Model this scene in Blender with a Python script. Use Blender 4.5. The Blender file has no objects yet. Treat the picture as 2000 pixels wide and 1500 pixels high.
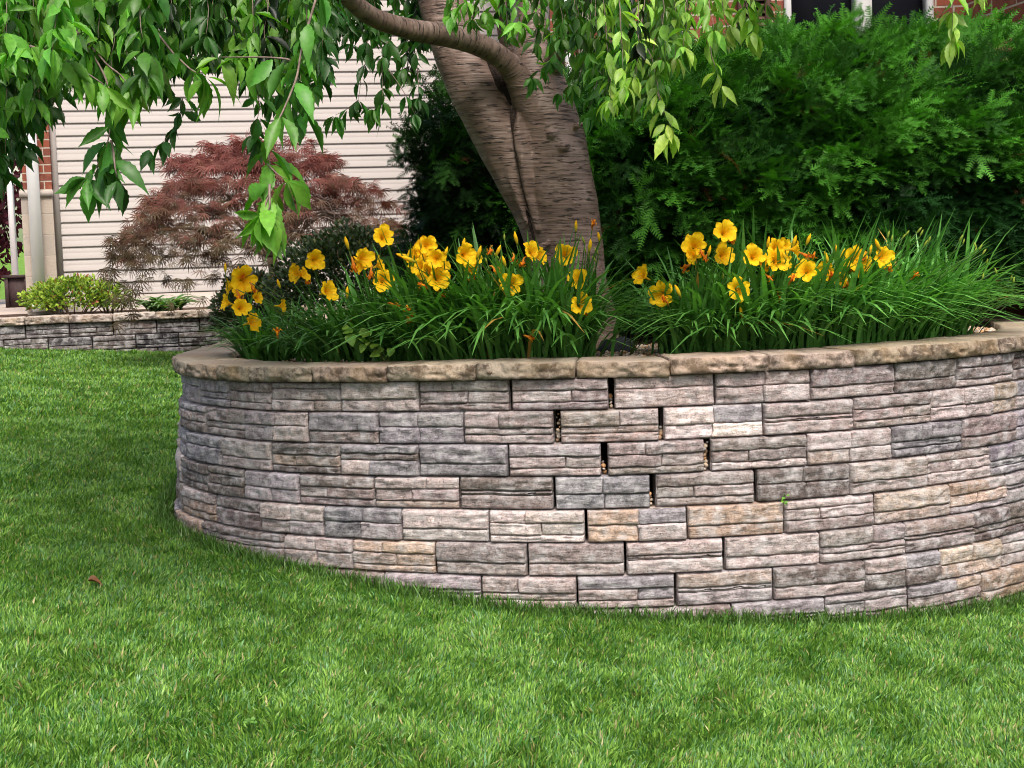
import bpy, math, random
import numpy as np
from mathutils import Vector, Matrix

C = bpy.data.collections.new('photo_scene'); bpy.context.scene.collection.children.link(C)
SC = bpy.context.scene
R = math.radians

# ------------------------------------------------------------------ camera, sky, sun, exposure
CAM = np.array([0.0, 0.0, 1.25]); FPX = 3000.0
PITCH = math.atan(262 / FPX); ROLL = -math.atan(0.033)
cd = bpy.data.cameras.new('camera'); cam = bpy.data.objects.new('camera', cd); C.objects.link(cam)
cd.lens = 54.0; cd.sensor_width = 36.0; cd.clip_end = 500; cd.clip_start = 0.05
MC = Matrix.Rotation(R(90) - PITCH, 3, 'X') @ Matrix.Rotation(ROLL, 3, 'Z')
cam.matrix_world = Matrix.Translation(CAM) @ MC.to_4x4()
SC.camera = cam
MCn = np.array(MC)

SUN_EL, SUN_AZ = R(54), R(168)         # azimuth measured clockwise from +Y (view direction)
w = bpy.data.worlds.new('World'); SC.world = w; w.use_nodes = True
nt = w.node_tree; nt.nodes.clear()
sky = nt.nodes.new('ShaderNodeTexSky'); sky.sky_type = 'NISHITA'; sky.sun_disc = False
sky.sun_elevation = SUN_EL; sky.sun_rotation = SUN_AZ; sky.air_density = 1.0; sky.dust_density = 6.0; sky.ozone_density = 0.6
bg = nt.nodes.new('ShaderNodeBackground'); bg.inputs[1].default_value = 0.15
out = nt.nodes.new('ShaderNodeOutputWorld')
nt.links.new(sky.outputs[0], bg.inputs[0]); nt.links.new(bg.outputs[0], out.inputs[0])
sl = bpy.data.lights.new('sun', 'SUN'); sl.energy = 2.4; sl.angle = R(18); sl.color = (1.0, 0.95, 0.88)
so = bpy.data.objects.new('sun', sl); C.objects.link(so)
sd = Vector((math.sin(SUN_AZ) * math.cos(SUN_EL), math.cos(SUN_AZ) * math.cos(SUN_EL), math.sin(SUN_EL)))
so.rotation_euler = sd.to_track_quat('Z', 'Y').to_euler(); so.location = (0, -3, 8)
SC.view_settings.view_transform = 'Standard'; SC.view_settings.look = 'None'
SC.view_settings.exposure = 0.5; SC.view_settings.gamma = 1.0
SC.cycles.filter_width = 1.0; SC.cycles.max_bounces = 7; SC.cycles.diffuse_bounces = 3; SC.cycles.transmission_bounces = 4; SC.cycles.transparent_max_bounces = 4

rng = np.random.default_rng(7); random.seed(7)

# ------------------------------------------------------------------ geometry helpers
def P(px, py, Y):
    """the point at forward distance Y metres seen at (px, py) of the 2000x1500 photograph"""
    d = MCn @ np.array([(px - 1000) / FPX, -(py - 750) / FPX, -1.0])
    return CAM + d * (Y / d[1])

def pix(p):
    q = MCn.T @ (np.asarray(p, float) - CAM)
    return 1000 + FPX * q[0] / -q[2], 750 - FPX * q[1] / -q[2]

def _h(i, j, k):
    n = (i * 73856093) ^ (j * 19349663) ^ (k * 83492791)
    n = (n ^ (n >> 13)) * 1274126177 & 0x7fffffff
    n = (n ^ (n >> 16)) & 0xffff
    return n / 65535.0
def vn(x, y, z=0.0, seed=0):
    """value noise in -1..1"""
    x = np.asarray(x, float) + seed * 17.31; y = np.asarray(y, float) + seed * 5.7; z = np.zeros_like(x) + z
    x, y, z = np.broadcast_arrays(x, y, z)
    i, j, k = np.floor(x).astype(np.int64), np.floor(y).astype(np.int64), np.floor(z).astype(np.int64)
    f, g, h = x - i, y - j, z - k
    f, g, h = f * f * (3 - 2 * f), g * g * (3 - 2 * g), h * h * (3 - 2 * h)
    r = 0
    for a in (0, 1):
        for b in (0, 1):
            for c in (0, 1):
                r = r + _h(i + a, j + b, k + c) * (f if a else 1 - f) * (g if b else 1 - g) * (h if c else 1 - h)
    return r * 2 - 1

ORG = {}
def mesh(name, V, F, mat, parent=None, col=None, uv=None, smooth=False):
    """V (n,3) world points; F one array or list of arrays of equal-sided faces; links ONE object"""
    V = np.asarray(V, np.float32).reshape(-1, 3)
    org = np.array(parent['org'] if parent is not None and 'org' in parent else (0, 0, 0), np.float32)
    if parent is not None and parent.name in ORG: org = np.array(ORG[parent.name], np.float32)
    V = V - org
    Fs = F if isinstance(F, list) else [F]
    Fs = [np.asarray(f, np.int32) for f in Fs if len(f)]
    me = bpy.data.meshes.new(name)
    me.vertices.add(len(V)); me.vertices.foreach_set('co', V.ravel())
    lv = np.concatenate([f.ravel() for f in Fs]); nl = np.concatenate([np.full(len(f), f.shape[1]) for f in Fs])
    me.loops.add(len(lv)); me.loops.foreach_set('vertex_index', lv)
    me.polygons.add(len(nl)); st = np.concatenate([[0], np.cumsum(nl)[:-1]]).astype(np.int32)
    me.polygons.foreach_set('loop_start', st)
    if smooth: me.polygons.foreach_set('use_smooth', np.ones(len(nl), bool))
    me.update(calc_edges=True)
    if col is not None:
        a = me.attributes.new('Col', 'FLOAT_COLOR', 'POINT')
        cc = np.ones((len(V), 4), np.float32); cc[:, :3] = col; a.data.foreach_set('color', cc.ravel())
    if uv is not None:
        u = me.uv_layers.new(name='UVMap'); u.data.foreach_set('uv', np.asarray(uv, np.float32)[lv].ravel())
    me.materials.append(mat)
    o = bpy.data.objects.new(name, me); C.objects.link(o)
    if parent is not None: o.parent = parent; ORG[o.name] = [float(v) for v in org]
    return o

def tag(o, label=None, cat=None, group=None, kind=None):
    if label: o['label'] = label
    if cat: o['category'] = cat
    if group: o['group'] = group
    if kind: o['kind'] = kind
    return o
def thing(name, loc, label, cat, group=None):
    o = bpy.data.objects.new(name, None); C.objects.link(o); o.location = tuple(float(v) for v in loc)
    o.empty_display_size = 0.05; o['org'] = [float(v) for v in loc]
    return tag(o, label, cat, group)

def box(x0, x1, y0, y1, z0, z1):
    V = np.array([[x, y, z] for z in (z0, z1) for y in (y0, y1) for x in (x0, x1)], float)
    F = np.array([[0, 2, 3, 1], [4, 5, 7, 6], [0, 1, 5, 4], [2, 6, 7, 3], [0, 4, 6, 2], [1, 3, 7, 5]])
    return V, F
def join(parts):
    Vs, Fs, n = [], {}, 0
    for V, F in parts:
        Vs.append(V)
        for f in (F if isinstance(F, list) else [F]):
            if len(f): Fs.setdefault(f.shape[1], []).append(f + n)
        n += len(V)
    return np.concatenate(Vs), [np.concatenate(v) for v in Fs.values()]
def grid_faces(nu, nv, loop_u=False):
    """grid of nu x nv vertices, index = j*nu + i"""
    ii = np.arange(nu if loop_u else nu - 1); jj = np.arange(nv - 1)
    I, J = np.meshgrid(ii, jj); I2 = (I + 1) % nu
    return np.stack([J * nu + I, J * nu + I2, (J + 1) * nu + I2, (J + 1) * nu + I], -1).reshape(-1, 4)
def tube(pts, rad, ns=10, noise=0.0, seed=0, twist=0.0):
    """tapered tube along pts; returns V, F, uv"""
    pts = np.asarray(pts, float); rad = np.asarray(rad, float) * np.ones(len(pts)); n = len(pts)
    T = np.gradient(pts, axis=0); T /= np.linalg.norm(T, axis=1)[:, None] + 1e-9
    up = np.array([0.0, 1.0, 0.12]); A = np.cross(T, up); A /= np.linalg.norm(A, axis=1)[:, None] + 1e-9
    B = np.cross(T, A)
    L = np.concatenate([[0], np.cumsum(np.linalg.norm(np.diff(pts, axis=0), axis=1))])
    a = np.linspace(0, 2 * math.pi, ns, endpoint=False)
    rr = rad[:, None] * np.ones((n, ns))
    if noise:
        rr = rr * (1 + noise * vn(np.cos(a)[None, :] * 1.3 + 5, np.sin(a)[None, :] * 1.3, L[:, None] * 5, seed) + noise * .5 * vn(np.cos(a)[None, :] * 3 + 5, np.sin(a)[None, :] * 3, L[:, None] * 16, seed + 3))
    V = pts[:, None, :] + rr[..., None] * (np.cos(a)[None, :, None] * A[:, None, :] + np.sin(a)[None, :, None] * B[:, None, :])
    uv = np.stack([np.tile(np.abs(a / math.pi - 1) * rad.mean() * 3, (n, 1)), np.tile(L[:, None], (1, ns))], -1)
    F = grid_faces(ns, n, True)
    V = V.reshape(-1, 3); uv = uv.reshape(-1, 2)
    V = np.vstack([V, pts[0], pts[-1]]); uv = np.vstack([uv, [0, 0], [0, L[-1]]])
    i = np.arange(ns)
    cap = [np.stack([np.full(ns, n * ns), (i + 1) % ns, i], -1), np.stack([np.full(ns, n * ns + 1), (n - 1) * ns + i, (n - 1) * ns + (i + 1) % ns], -1)]
    return V, [F, np.concatenate(cap)], uv
def spline(pts, n):
    """Catmull-Rom through rows of pts"""
    p = np.asarray(pts, float); p = np.vstack([2 * p[0] - p[1], p, 2 * p[-1] - p[-2]]); m = len(p) - 3
    t = np.linspace(0, m - 1e-6, n); i = t.astype(int); f = (t - i)[:, None]
    a, b, c, d = p[i], p[i + 1], p[i + 2], p[i + 3]
    return .5 * ((2 * b) + (c - a) * f + (2 * a - 5 * b + 4 * c - d) * f ** 2 + (3 * b - a - 3 * c + d) * f ** 3)
def norm(v): return v / (np.linalg.norm(v, axis=-1, keepdims=True) + 1e-9)
def frames(d, n):
    """rotation matrices (k,3,3): local x = side, y = along d, z = normal close to n"""
    d = norm(d); x = norm(np.cross(d, n)); z = np.cross(x, d)
    return np.stack([x, d, z], -1)
def batch(tv, tf, pos, M, s):
    """copies of template (tv, tf) into one vertex/face array"""
    k, n = len(pos), len(tv)
    s = np.asarray(s, float); s = s.reshape(k, 1, -1) if s.ndim > 1 else s.reshape(k, 1, 1)
    V = np.einsum('kij,knj->kni', M, tv[None] * s) + pos[:, None, :]
    F = (tf[None] + (np.arange(k) * n)[:, None, None]).reshape(-1, tf.shape[1])
    return V.reshape(-1, 3), F
def percol(c, n): return np.repeat(c, n, axis=0)
def tint(base, k, dv=.15, dh=.05):
    b = np.asarray(base, float)[None]
    return np.clip(b * (1 + dv * rng.standard_normal((k, 1))) * (1 + dh * rng.standard_normal((k, 3))), .003, .95)

# ------------------------------------------------------------------ materials
class NT:
    def __init__(s, name, rough=.8, spec=.3):
        s.m = bpy.data.materials.new(name); s.m.use_nodes = True; s.t = s.m.node_tree
        s.b = s.t.nodes['Principled BSDF']; s.out = s.t.nodes['Material Output']
        s.b.inputs['Roughness'].default_value = rough; s.b.inputs['Specular IOR Level'].default_value = spec
        s._c = None
    def n(s, kind, **kw):
        x = s.t.nodes.new('ShaderNode' + kind)
        for k, v in kw.items(): setattr(x, k, v)
        return x
    def l(s, a, b): s.t.links.new(a, b)
    def coord(s, which='Object'):
        if s._c is None: s._c = s.n('TexCoord')
        return s._c.outputs[which]
    def scaled(s, v, sc):
        m = s.n('Mapping'); m.inputs['Scale'].default_value = sc; s.l(v, m.inputs[0]); return m.outputs[0]
    def noise(s, scale, detail=4, rough=.55, vec=None, dist=0):
        x = s.n('TexNoise'); x.inputs['Scale'].default_value = scale; x.inputs['Detail'].default_value = detail
        x.inputs['Roughness'].default_value = rough; x.inputs['Distortion'].default_value = dist
        s.l(vec if vec is not None else s.coord(), x.inputs['Vector']); return x.outputs[0]
    def ramp(s, f, stops):
        r = s.n('ValToRGB'); e = r.color_ramp.elements
        while len(e) < len(stops): e.new(.5)
        for i, (p, c) in enumerate(stops):
            e[i].position = p; e[i].color = (*c, 1) if isinstance(c, tuple) else (c, c, c, 1)
        s.l(f, r.inputs[0]); return r.outputs[0]
    def mix(s, f, a, b, mode='MIX'):
        x = s.n('Mix', data_type='RGBA', blend_type=mode)
        for v, i in ((f, 0), (a, 6), (b, 7)):
            if isinstance(v, (int, float)): x.inputs[i].default_value = v
            elif isinstance(v, tuple): x.inputs[i].default_value = (*v, 1)
            else: s.l(v, x.inputs[i])
        return x.outputs[2]
    def attr(s, name='Col'):
        a = s.n('Attribute', attribute_name=name); return a.outputs[0]
    def base(s, c):
        if isinstance(c, tuple): s.b.inputs['Base Color'].default_value = (*c, 1)
        else: s.l(c, s.b.inputs['Base Color'])
    def bump(s, h, strength=.5, dist=.01):
        b = s.n('Bump'); b.inputs['Strength'].default_value = strength; b.inputs['Distance'].default_value = dist
        s.l(h, b.inputs['Height']); s.l(b.outputs[0], s.b.inputs['Normal'])

def leafmat(name, rough=.45, spec=.4, trans=.35, tcol=(1.3, 1.5, .5), vein=0.0):
    m = NT(name, rough, spec); c = m.attr()
    nz = m.noise(60, 2); v = m.ramp(nz, [(.3, .78), (.7, 1.15)])
    cc = m.mix(1.0, c, v, 'MULTIPLY'); m.base(cc)
    t = m.n('BsdfTranslucent'); tc = m.mix(1.0, cc, tcol, 'MULTIPLY'); m.l(tc, t.inputs[0])
    x = m.n('MixShader'); x.inputs[0].default_value = trans
    m.l(m.b.outputs[0], x.inputs[1]); m.l(t.outputs[0], x.inputs[2]); m.l(x.outputs[0], m.out.inputs[0])
    return m.m
def plain(name, col, rough=.7, spec=.3, nscale=20, var=.25, bump=.2, bd=.004):
    m = NT(name, rough, spec); n = m.noise(nscale, 5)
    lo = tuple(v * (1 - var) for v in col); hi = tuple(min(1, v * (1 + var)) for v in col)
    m.base(m.ramp(n, [(.3, lo), (.7, hi)]))
    if bump: m.bump(m.noise(nscale * 4, 4), bump, bd)
    return m.m

M_grass = leafmat('grass_blades', .42, .4, .28, (1.25, 1.4, .5))
M_cherry = leafmat('cherry_leaf', .42, .35, .32, (1.5, 1.9, .45))
M_lily = leafmat('daylily_leaf', .42, .4, .25, (1.3, 1.5, .5))
M_petal = leafmat('petal', .6, .15, .35, (1.3, 1.0, .4))
M_needle = leafmat('yew_needle', .55, .25, .18, (1.3, 1.5, .5))
M_maple = leafmat('maple_leaf', .6, .2, .3, (1.4, .9, .7))
M_shrub = leafmat('shrub_leaf', .5, .3, .3, (1.3, 1.4, .4))

def mat_stone():
    m = NT('wall_stone', .9, .15); c = m.mix(1.0, m.attr(), (.95, .91, .925), 'MULTIPLY'); o = m.coord()
    n1 = m.noise(9, 6, .65); n2 = m.noise(45, 6, .7); n3 = m.noise(3.2, 4, .6)
    st = m.noise(20, 5, .7, m.scaled(o, (1, 1, 5)))
    a = m.mix(1.0, c, m.ramp(n2, [(.30, .40), (.42, .85), (.55, 1.1), (.72, 1.6)]), 'MULTIPLY')
    a = m.mix(1.0, a, m.ramp(st, [(.3, .55), (.6, 1.15)]), 'MULTIPLY'); a = m.mix(1.0, a, m.ramp(m.noise(170, 4, .7), [(.34, .35), (.44, 1.0), (.7, 1.2)]), 'MULTIPLY')
    wmask = m.ramp(m.noise(17, 7, .75), [(.46, 0.0), (.66, .66)])
    a = m.mix(wmask, a, (.60, .585, .60))
    # black algae stains
    dm = m.ramp(m.noise(14, 7, .75), [(.60, 0.0), (.68, .8)]); dm2 = m.ramp(n3, [(.5, 0.0), (.64, 1.0)])
    a = m.mix(m.mix(1.0, dm, dm2, 'MULTIPLY'), a, (.05, .045, .04))
    m.base(a)
    h = m.mix(.5, m.noise(60, 8, .75), st); m.bump(h, 1.0, .012)
    return m.m
M_stone = mat_stone()
def mat_cap():
    m = NT('cap_stone', .9, .15); o = m.coord(); c = m.attr()
    n2 = m.noise(70, 6, .7); n1 = m.noise(7, 5, .6)
    a = m.mix(1.0, c, m.ramp(n2, [(.25, .62), (.5, 1.0), (.8, 1.25)]), 'MULTIPLY')
    g = m.n('NewGeometry'); sx = m.n('SeparateXYZ'); m.l(g.outputs['True Normal'], sx.inputs[0])
    side = m.ramp(sx.outputs[2], [(.55, 1.0), (.85, 0.0)])
    stain = m.ramp(m.noise(16, 8, .75), [(.44, 0.0), (.58, .85)])
    a = m.mix(m.mix(1.0, side, stain, 'MULTIPLY'), a, (.07, .05, .04))          # dirt caught on the split face
    top = m.ramp(n1, [(.45, 0.0), (.7, .45)])
    a = m.mix(top, a, (.30, .19, .08))
    m.base(a); m.bump(m.noise(90, 8, .75), .8, .006); return m.m
M_cap = mat_cap()
def mat_bark(obj_space=False):
    m = NT('cherry_bark', .5, .5); uv = m.coord('UV')
    if obj_space: uv = m.coord('Object')
    ln = m.noise(1.0, 3, .6, m.scaled(uv, (16, 16, 130) if obj_space else (16, 120, 1)), .3)
    big = m.noise(1.0, 4, .6, m.scaled(uv, (6, 6, 8) if obj_space else (6, 9, 1)))
    band = m.noise(1.0, 3, .6, m.scaled(uv, (3, 3, 60) if obj_space else (3, 60, 1)))
    c = m.ramp(big, [(.25, (.11, .068, .052)), (.5, (.195, .132, .106)), (.75, (.32, .235, .20))])
    c = m.mix(1.0, c, m.ramp(band, [(.3, .75), (.7, 1.2)]), 'MULTIPLY')
    dash = m.ramp(ln, [(.585, 0.0), (.64, .9)]); c = m.mix(dash, c, (.028, .018, .014))
    m.base(c)
    h = m.mix(.5, band, m.ramp(ln, [(.55, .3), (.66, 1.0)])); m.bump(h, 1.0, .012); return m.m
M_bark = mat_bark(); M_bark_trunk = mat_bark(True)
M_twig = plain('twig_bark', (.10, .065, .045), .8, .2, 60, .4)
M_greytwig = plain('grey_twig_bark', (.20, .15, .13), .8, .2, 60, .4)
M_soil = plain('soil', (.045, .032, .022), .95, .1, 30, .5, .8, .02)
M_pebble = (lambda m: (m.base(m.mix(1.0, m.attr(), m.ramp(m.noise(80, 4), [(.3, .8), (.7, 1.15)]), 'MULTIPLY')), m.m)[1])(NT('pebble', .6, .4))

# ------------------------------------------------------------------ lawn
def lawn_z(X, Y):
    X = np.asarray(X, float); Y = np.asarray(Y, float)
    z = .062 - .085 * np.clip(X, -4.5, 4) + .034 * (Y - 5.2)
    return z + .012 * vn(X * 1.1, Y * 1.1, 3.3)

# ------------------------------------------------------------------ planter wall path
WP = [(-1.28, 11.95), (-1.30, 10.4), (-1.32, 8.8), (-1.36, 7.4), (-1.385, 6.8), (-1.37, 6.4), (-1.28, 6.07), (-1.10, 5.80), (-.88, 5.58), (-.62, 5.40), (-.33, 5.24), (-.02, 5.13), (.31, 5.08),
      (.66, 5.10), (.99, 5.155), (1.31, 5.27), (1.60, 5.43), (1.86, 5.64), (2.07, 5.90), (2.20, 6.25), (2.27, 6.7), (2.30, 7.4), (2.30, 8.4)]
_w = spline(WP, 4000); _w = np.stack([np.convolve(np.pad(_w[:, i], 60, 'edge'), np.ones(121) / 121, 'valid') for i in (0, 1)], -1)
_L = np.concatenate([[0], np.cumsum(np.linalg.norm(np.diff(_w, axis=0), axis=1))]); _L -= np.interp(.33, _w[:, 0][2000:], _L[2000:])
S = np.arange(_L[0] + .02, _L[-1] - .02, .01); S_MIN, S_MAX = S[0], S[-1]
PX = np.interp(S, _L, _w[:, 0]); PY = np.interp(S, _L, _w[:, 1]); TH = np.unwrap(np.arctan2(np.gradient(PY), np.gradient(PX)))
def path(s, off=0.0, z=0.0):
    """point on the wall line at arc length s, off metres outward (towards the lawn)"""
    s = np.asarray(s, float); x = np.interp(s, S, PX); y = np.interp(s, S, PY); t = np.interp(s, S, TH)
    z = z - .02 * np.clip((-.5 - s) / .9, 0, 1)
    x, y, z = np.broadcast_arrays(x + np.sin(t) * off, y - np.cos(t) * off, z)
    return np.stack([x, y, z], -1)
CAP_Z = 1.25 - .374; CAP_H = .056; BH = .11; BL = .33; BAT = .011
def s_at(px, z, off):
    ss = np.linspace(-2.1, 2.4, 901); q = path(ss, off, z); xs = np.array([pix(p)[0] for p in q])
    return float(np.interp(px, xs, ss))

PAT = [  # moulded face patterns: stones as (u0, v0, u1, v1, protrusion)
 [(0, 0, 1, .40, .004), (0, .40, 1, 1, .007)],
 [(0, 0, 1, .26, .003), (0, .26, .38, .62, .001), (.38, .26, 1, .62, .005), (0, .62, 1, 1, .007)],
 [(0, 0, 1, .24, .003), (0, .24, .55, .62, .006), (.55, .24, 1, .62, .002), (0, .62, .38, 1, .004), (.38, .62, 1, 1, .008)],
 [(0, 0, 1, .45, .006), (0, .45, 1, .60, .001), (0, .60, 1, 1, .006)],
 [(0, 0, .52, .46, .006), (.52, 0, 1, .46, .002), (0, .46, .5, 1, .004), (.5, .46, 1, 1, .008)],
 [(0, 0, 1, .28, .004), (0, .28, 1, .5, .001), (0, .5, .6, 1, .007), (.6, .5, 1, 1, .004)],
]
STONES = [((.44, .385, .37), 7), ((.36, .31, .295), 6), ((.26, .22, .21), 4), ((.26, .25, .27), 3), ((.36, .30, .26), 2), ((.17, .145, .135), 2), ((.34, .31, .32), 4)]
def pick_stone(r, warm=0.0):
    c, wts = zip(*STONES); c = np.array(r.choice(len(c), p=np.array(wts) / sum(wts)))
    b = np.array(STONES[int(c)][0])
    if warm > r.random(): b = np.array([(.38, .29, .23), (.33, .25, .19), (.44, .35, .28)][r.integers(3)])
    return b
def block_row(joints, z0, bh, offs, place, warm=0.0, seed=0, res=.011, gaps=None, parts=None, cols=None, dark=1.0):
    """one course of moulded blocks; place(s, off, z) -> world points"""
    r = np.random.default_rng(seed)
    for bi in range(len(joints) - 1):
        a, b = joints[bi], joints[bi + 1]
        g = gaps.get(bi, .0026) if gaps else .0026
        a2, b2 = a + .0018, b - g
        pa = PAT[r.choice(6, p=[.27, .17, .17, .13, .12, .14])]; mir = r.random() < .5; flip = r.random() < .3
        bc = pick_stone(r, warm); btilt = r.normal(0, .0022); bo = r.normal(0, .003); tone = np.clip(1 + r.normal(0, .17), .6, 1.4)
        L = b2 - a2; zz0, H = z0 + .0012, bh - .0024
        for (u0, v0, u1, v1, pr) in pa:
            if mir: u0, u1 = 1 - u1, 1 - u0
            if flip: v0, v1 = 1 - v1, 1 - v0
            w_, h_ = (u1 - u0) * L, (v1 - v0) * H; e = .0027
            us = np.concatenate([[0, e * .5, e * 1.6], np.linspace(e * 3, w_ - e * 3, max(3, int(w_ / res))), [w_ - e * 1.6, w_ - e * .5, w_]])
            vs = np.concatenate([[0, e * .5, e * 1.6], np.linspace(e * 3, h_ - e * 3, max(3, int(h_ / res * 1.3))), [h_ - e * 1.6, h_ - e * .5, h_]])
            U, Vv = np.meshgrid(us, vs)
            gs = a2 + u0 * L + U; gz = zz0 + v0 * H + Vv
            dd = np.minimum(np.minimum(U, w_ - U), np.minimum(Vv, h_ - Vv))
            big_ = 9.0 + 0 * dd; small_ = 9.0 + 0 * dd
            for at_edge, dist_ in ((u0 < .01, U), (u1 > .99, w_ - U), (v0 < .01, Vv), (v1 > .99, h_ - Vv)):
                if at_edge: big_ = np.minimum(big_, dist_)
                else: small_ = np.minimum(small_, dist_)
            prof = np.minimum(np.interp(big_, [0, e * .5, e * 1.6, e * 3], [-.026, -.017, -.002, .0012]), np.interp(small_, [0, e * .5, e * 1.6, e * 3], [-.0125, -.0065, -.0004, .0012]))
            hh = prof + pr + bo + btilt * ((gs - a) / .33 - .5) * 3 + .0045 * vn(gs * 22, gz * 55, seed * 3.1 + bi) * (dd > e) + .0032 * vn(gs * 60, gz * 110, 7.7 + bi) * (dd > e) - .006 * (np.abs(vn(gs * 9, gz * 75, 3.3 + bi + seed)) < .07) * (dd > e * 2)
            inner = ((v0 > .01) | (v1 < .99))
            wob = .0024 * vn(gs * 24, gz * 4, seed + bi * 1.7)
            edgez = np.minimum(gz - zz0, zz0 + H - gz); edges = np.minimum(gs - a2, b2 - gs)
            gz2 = gz + wob * np.clip(edgez / .012, 0, 1); gs2 = gs + .003 * vn(gz * 40, gs * 3, seed + 2) * np.clip(edges / .02, 0, 1)
            # rounded outer arrises
            hh = hh - .005 * np.clip(1 - edgez / .006, 0, 1) ** 2 - .004 * np.clip(1 - edges / .006, 0, 1) ** 2
            V = place(gs2, offs + hh, gz2).reshape(-1, 3)
            parts.append((V, grid_faces(len(us), len(vs))))
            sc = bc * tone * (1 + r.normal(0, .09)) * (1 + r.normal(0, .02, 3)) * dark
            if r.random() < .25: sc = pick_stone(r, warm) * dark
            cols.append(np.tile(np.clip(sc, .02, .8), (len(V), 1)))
        # body of the block behind its face
        n = 5; ss = np.linspace(a2 + .001, b2 - .001, n)
        Vb = []
        for off, zz in ((offs - .012, zz0), (offs - .012, zz0 + H), (offs - .15, zz0 + H), (offs - .15, zz0)):
            q = place(ss if off > offs - .1 else np.linspace(a2 + .01, b2 - .01, n), off, zz); Vb.append(q)
        Vb = np.stack(Vb, 1).reshape(-1, 3)                 # index = i*4 + k
        Fb = grid_faces(4, n, True)
        parts.append((Vb, [Fb, np.array([[0, 1, 2, 3], [4 * n - 1, 4 * n - 2, 4 * n - 3, 4 * n - 4]])]))
        cols.append(np.tile(bc * .8 * dark, (len(Vb), 1)))

wall = thing('retaining_wall', path(0, 0, 0), 'curved grey stone block retaining wall round the tree and yellow daylilies', 'wall')
# pixel positions of the joints read off each course, top course first (None: running bond from the neighbours)
JP = [
 [391, 448, 531, 665, 817, 997, 1199, 1397, 1582, 1748, 1870],
 [402, 480, 600, 738, 905, 1093, 1297, 1492, 1668, 1820, 1937],
 [435, 530, 665, 817, 992, 1186, 1389, 1578, 1743, 1881, 1985],
 [410, 476, 585, 732, 897, 1083, 1281, 1479, 1661, 1813, 1935],
 [420, 511, 634, 784, 955, 1146, 1343, 1533, 1710, 1857, 1968],
 [395, 556, 690, 850, 1030, 1223, 1417, 1602, 1768, 1902],
 [430, 560, 750, 940, 1127, 1322, 1512, 1689, 1838, 1957],
 [870, 1050, 1237, 1430, 1613, 1776, 1920],
 [780, 960, 1140, 1335, 1520, 1700, 1850],
 [870, 1050, 1237, 1430, 1613, 1776, 1920],
]
GAPS = [{6: .018, 5: .006}, {5: .022, 6: .016}, {5: .02, 6: .022}, {5: .006, 6: .018, 7: .01}, {5: .007}, {5: .005, 6: .008}, {5: .006}, {}, {}, {}]
wparts, wcols = [], []; gap_sites = []
for ci, jp in enumerate(JP):
    z0 = CAP_Z - CAP_H - BH * (ci + 1); off = BAT * ci
    j = [s_at(p, z0 + BH / 2, off) for p in jp]
    j = [j[0]] + [max(b, a + .12) for a, b in zip(j, j[1:])]
    nl = 0
    while j[0] > S_MIN + .35: j.insert(0, j[0] - BL); nl += 1
    while j[-1] < S_MAX - .35: j.append(j[-1] + BL)
    gp = {kk - 1 + nl: v for kk, v in GAPS[ci].items()}
    for bi in gp:
        if gp[bi] > .012: gap_sites.append((j[bi + 1] - gp[bi] / 2, z0, off, gp[bi]))
    block_row(j, z0, BH, off, path, warm=.02 + .06 * max(0, ci - 3), seed=ci + 11, gaps=gp, parts=wparts, cols=wcols)
V, F = join(wparts); wc = np.concatenate(wcols); hh_ = V[:, 2] - lawn_z(V[:, 0], V[:, 1]); ff = (.65 * np.exp(-np.maximum(hh_, 0) / (.05 + .025 * vn(V[:, 0] * 9, V[:, 1] * 9, 2))))[:, None]
wc = wc * (1 - ff) + np.array([.15, .11, .075]) * ff      # soil splashed on the lowest stones
mesh('stone_block_courses', V, F, M_stone, wall, col=wc, smooth=True)
# gravel backfill seen through the open joints
ss = np.linspace(S_MIN, S_MAX, 300); V = np.stack([path(ss, -.155, -.4), path(ss, -.155, CAP_Z - CAP_H - .004)], 0).reshape(-1, 3)
mesh('gravel_backfill', V, grid_faces(300, 2), M_soil, wall)

def cap_stone(s0, s1, place, zt, h, depth, over, seed, parent, base=(.40, .325, .26)):
    r = np.random.default_rng(seed)
    n = max(10, int((s1 - s0) / .012)); ss = np.linspace(s0, s1, n)
    rr = .012
    prof = [(-depth, 0, 0), (-depth, h, 0)]
    for t in np.linspace(-depth + .02, over - .03, 7): prof.append((t, h, 0))
    prof += [(over - .014, h, .2), (over - .005, h - .001, .8), (over - .001, h - .005, 1)]
    for t in np.linspace(h - .02, .012, 6): prof.append((over, t, 1))
    prof += [(over - .003, .001, .8), (over - .014, 0, 0)]
    prof = np.array(prof); m = len(prof)
    O = np.tile(prof[:, 0], (n, 1)); Z = np.tile(prof[:, 1], (n, 1)); W = np.tile(prof[:, 2], (n, 1)); SS = np.tile(ss[:, None], (1, m))
    e = np.clip(np.minimum(SS - s0, s1 - SS) / .01, 0, 1)
    O = O + W * (.008 * vn(SS * 26, Z * 40, seed * 1.3) + .007 * vn(SS * 75, Z * 95, seed) - .009 * (1 - e) ** 2)
    Z = Z + (Z > h * .6) * (.0022 * vn(SS * 20, O * 20, seed + 5) - .004 * (1 - e) ** 2)
    Z = Z + (W < .5) * 0
    tl = r.normal(0, .0025); oo = r.normal(0, .004)
    V = place(SS, O + oo, zt - h + Z + tl * (SS - s0) / .3)
    V = V.reshape(-1, 3); Fq = grid_faces(m, n, True)
    ends = [np.arange(m)[None, ::-1], (np.arange(m) + (n - 1) * m)[None]]
    c = np.array(base) * (1 + r.normal(0, .07)) * (1 + r.normal(0, .02, 3))
    return mesh('cap_stone', V, [Fq] + ends, M_cap, parent, col=np.tile(c, (len(V), 1)), smooth=True)
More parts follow.
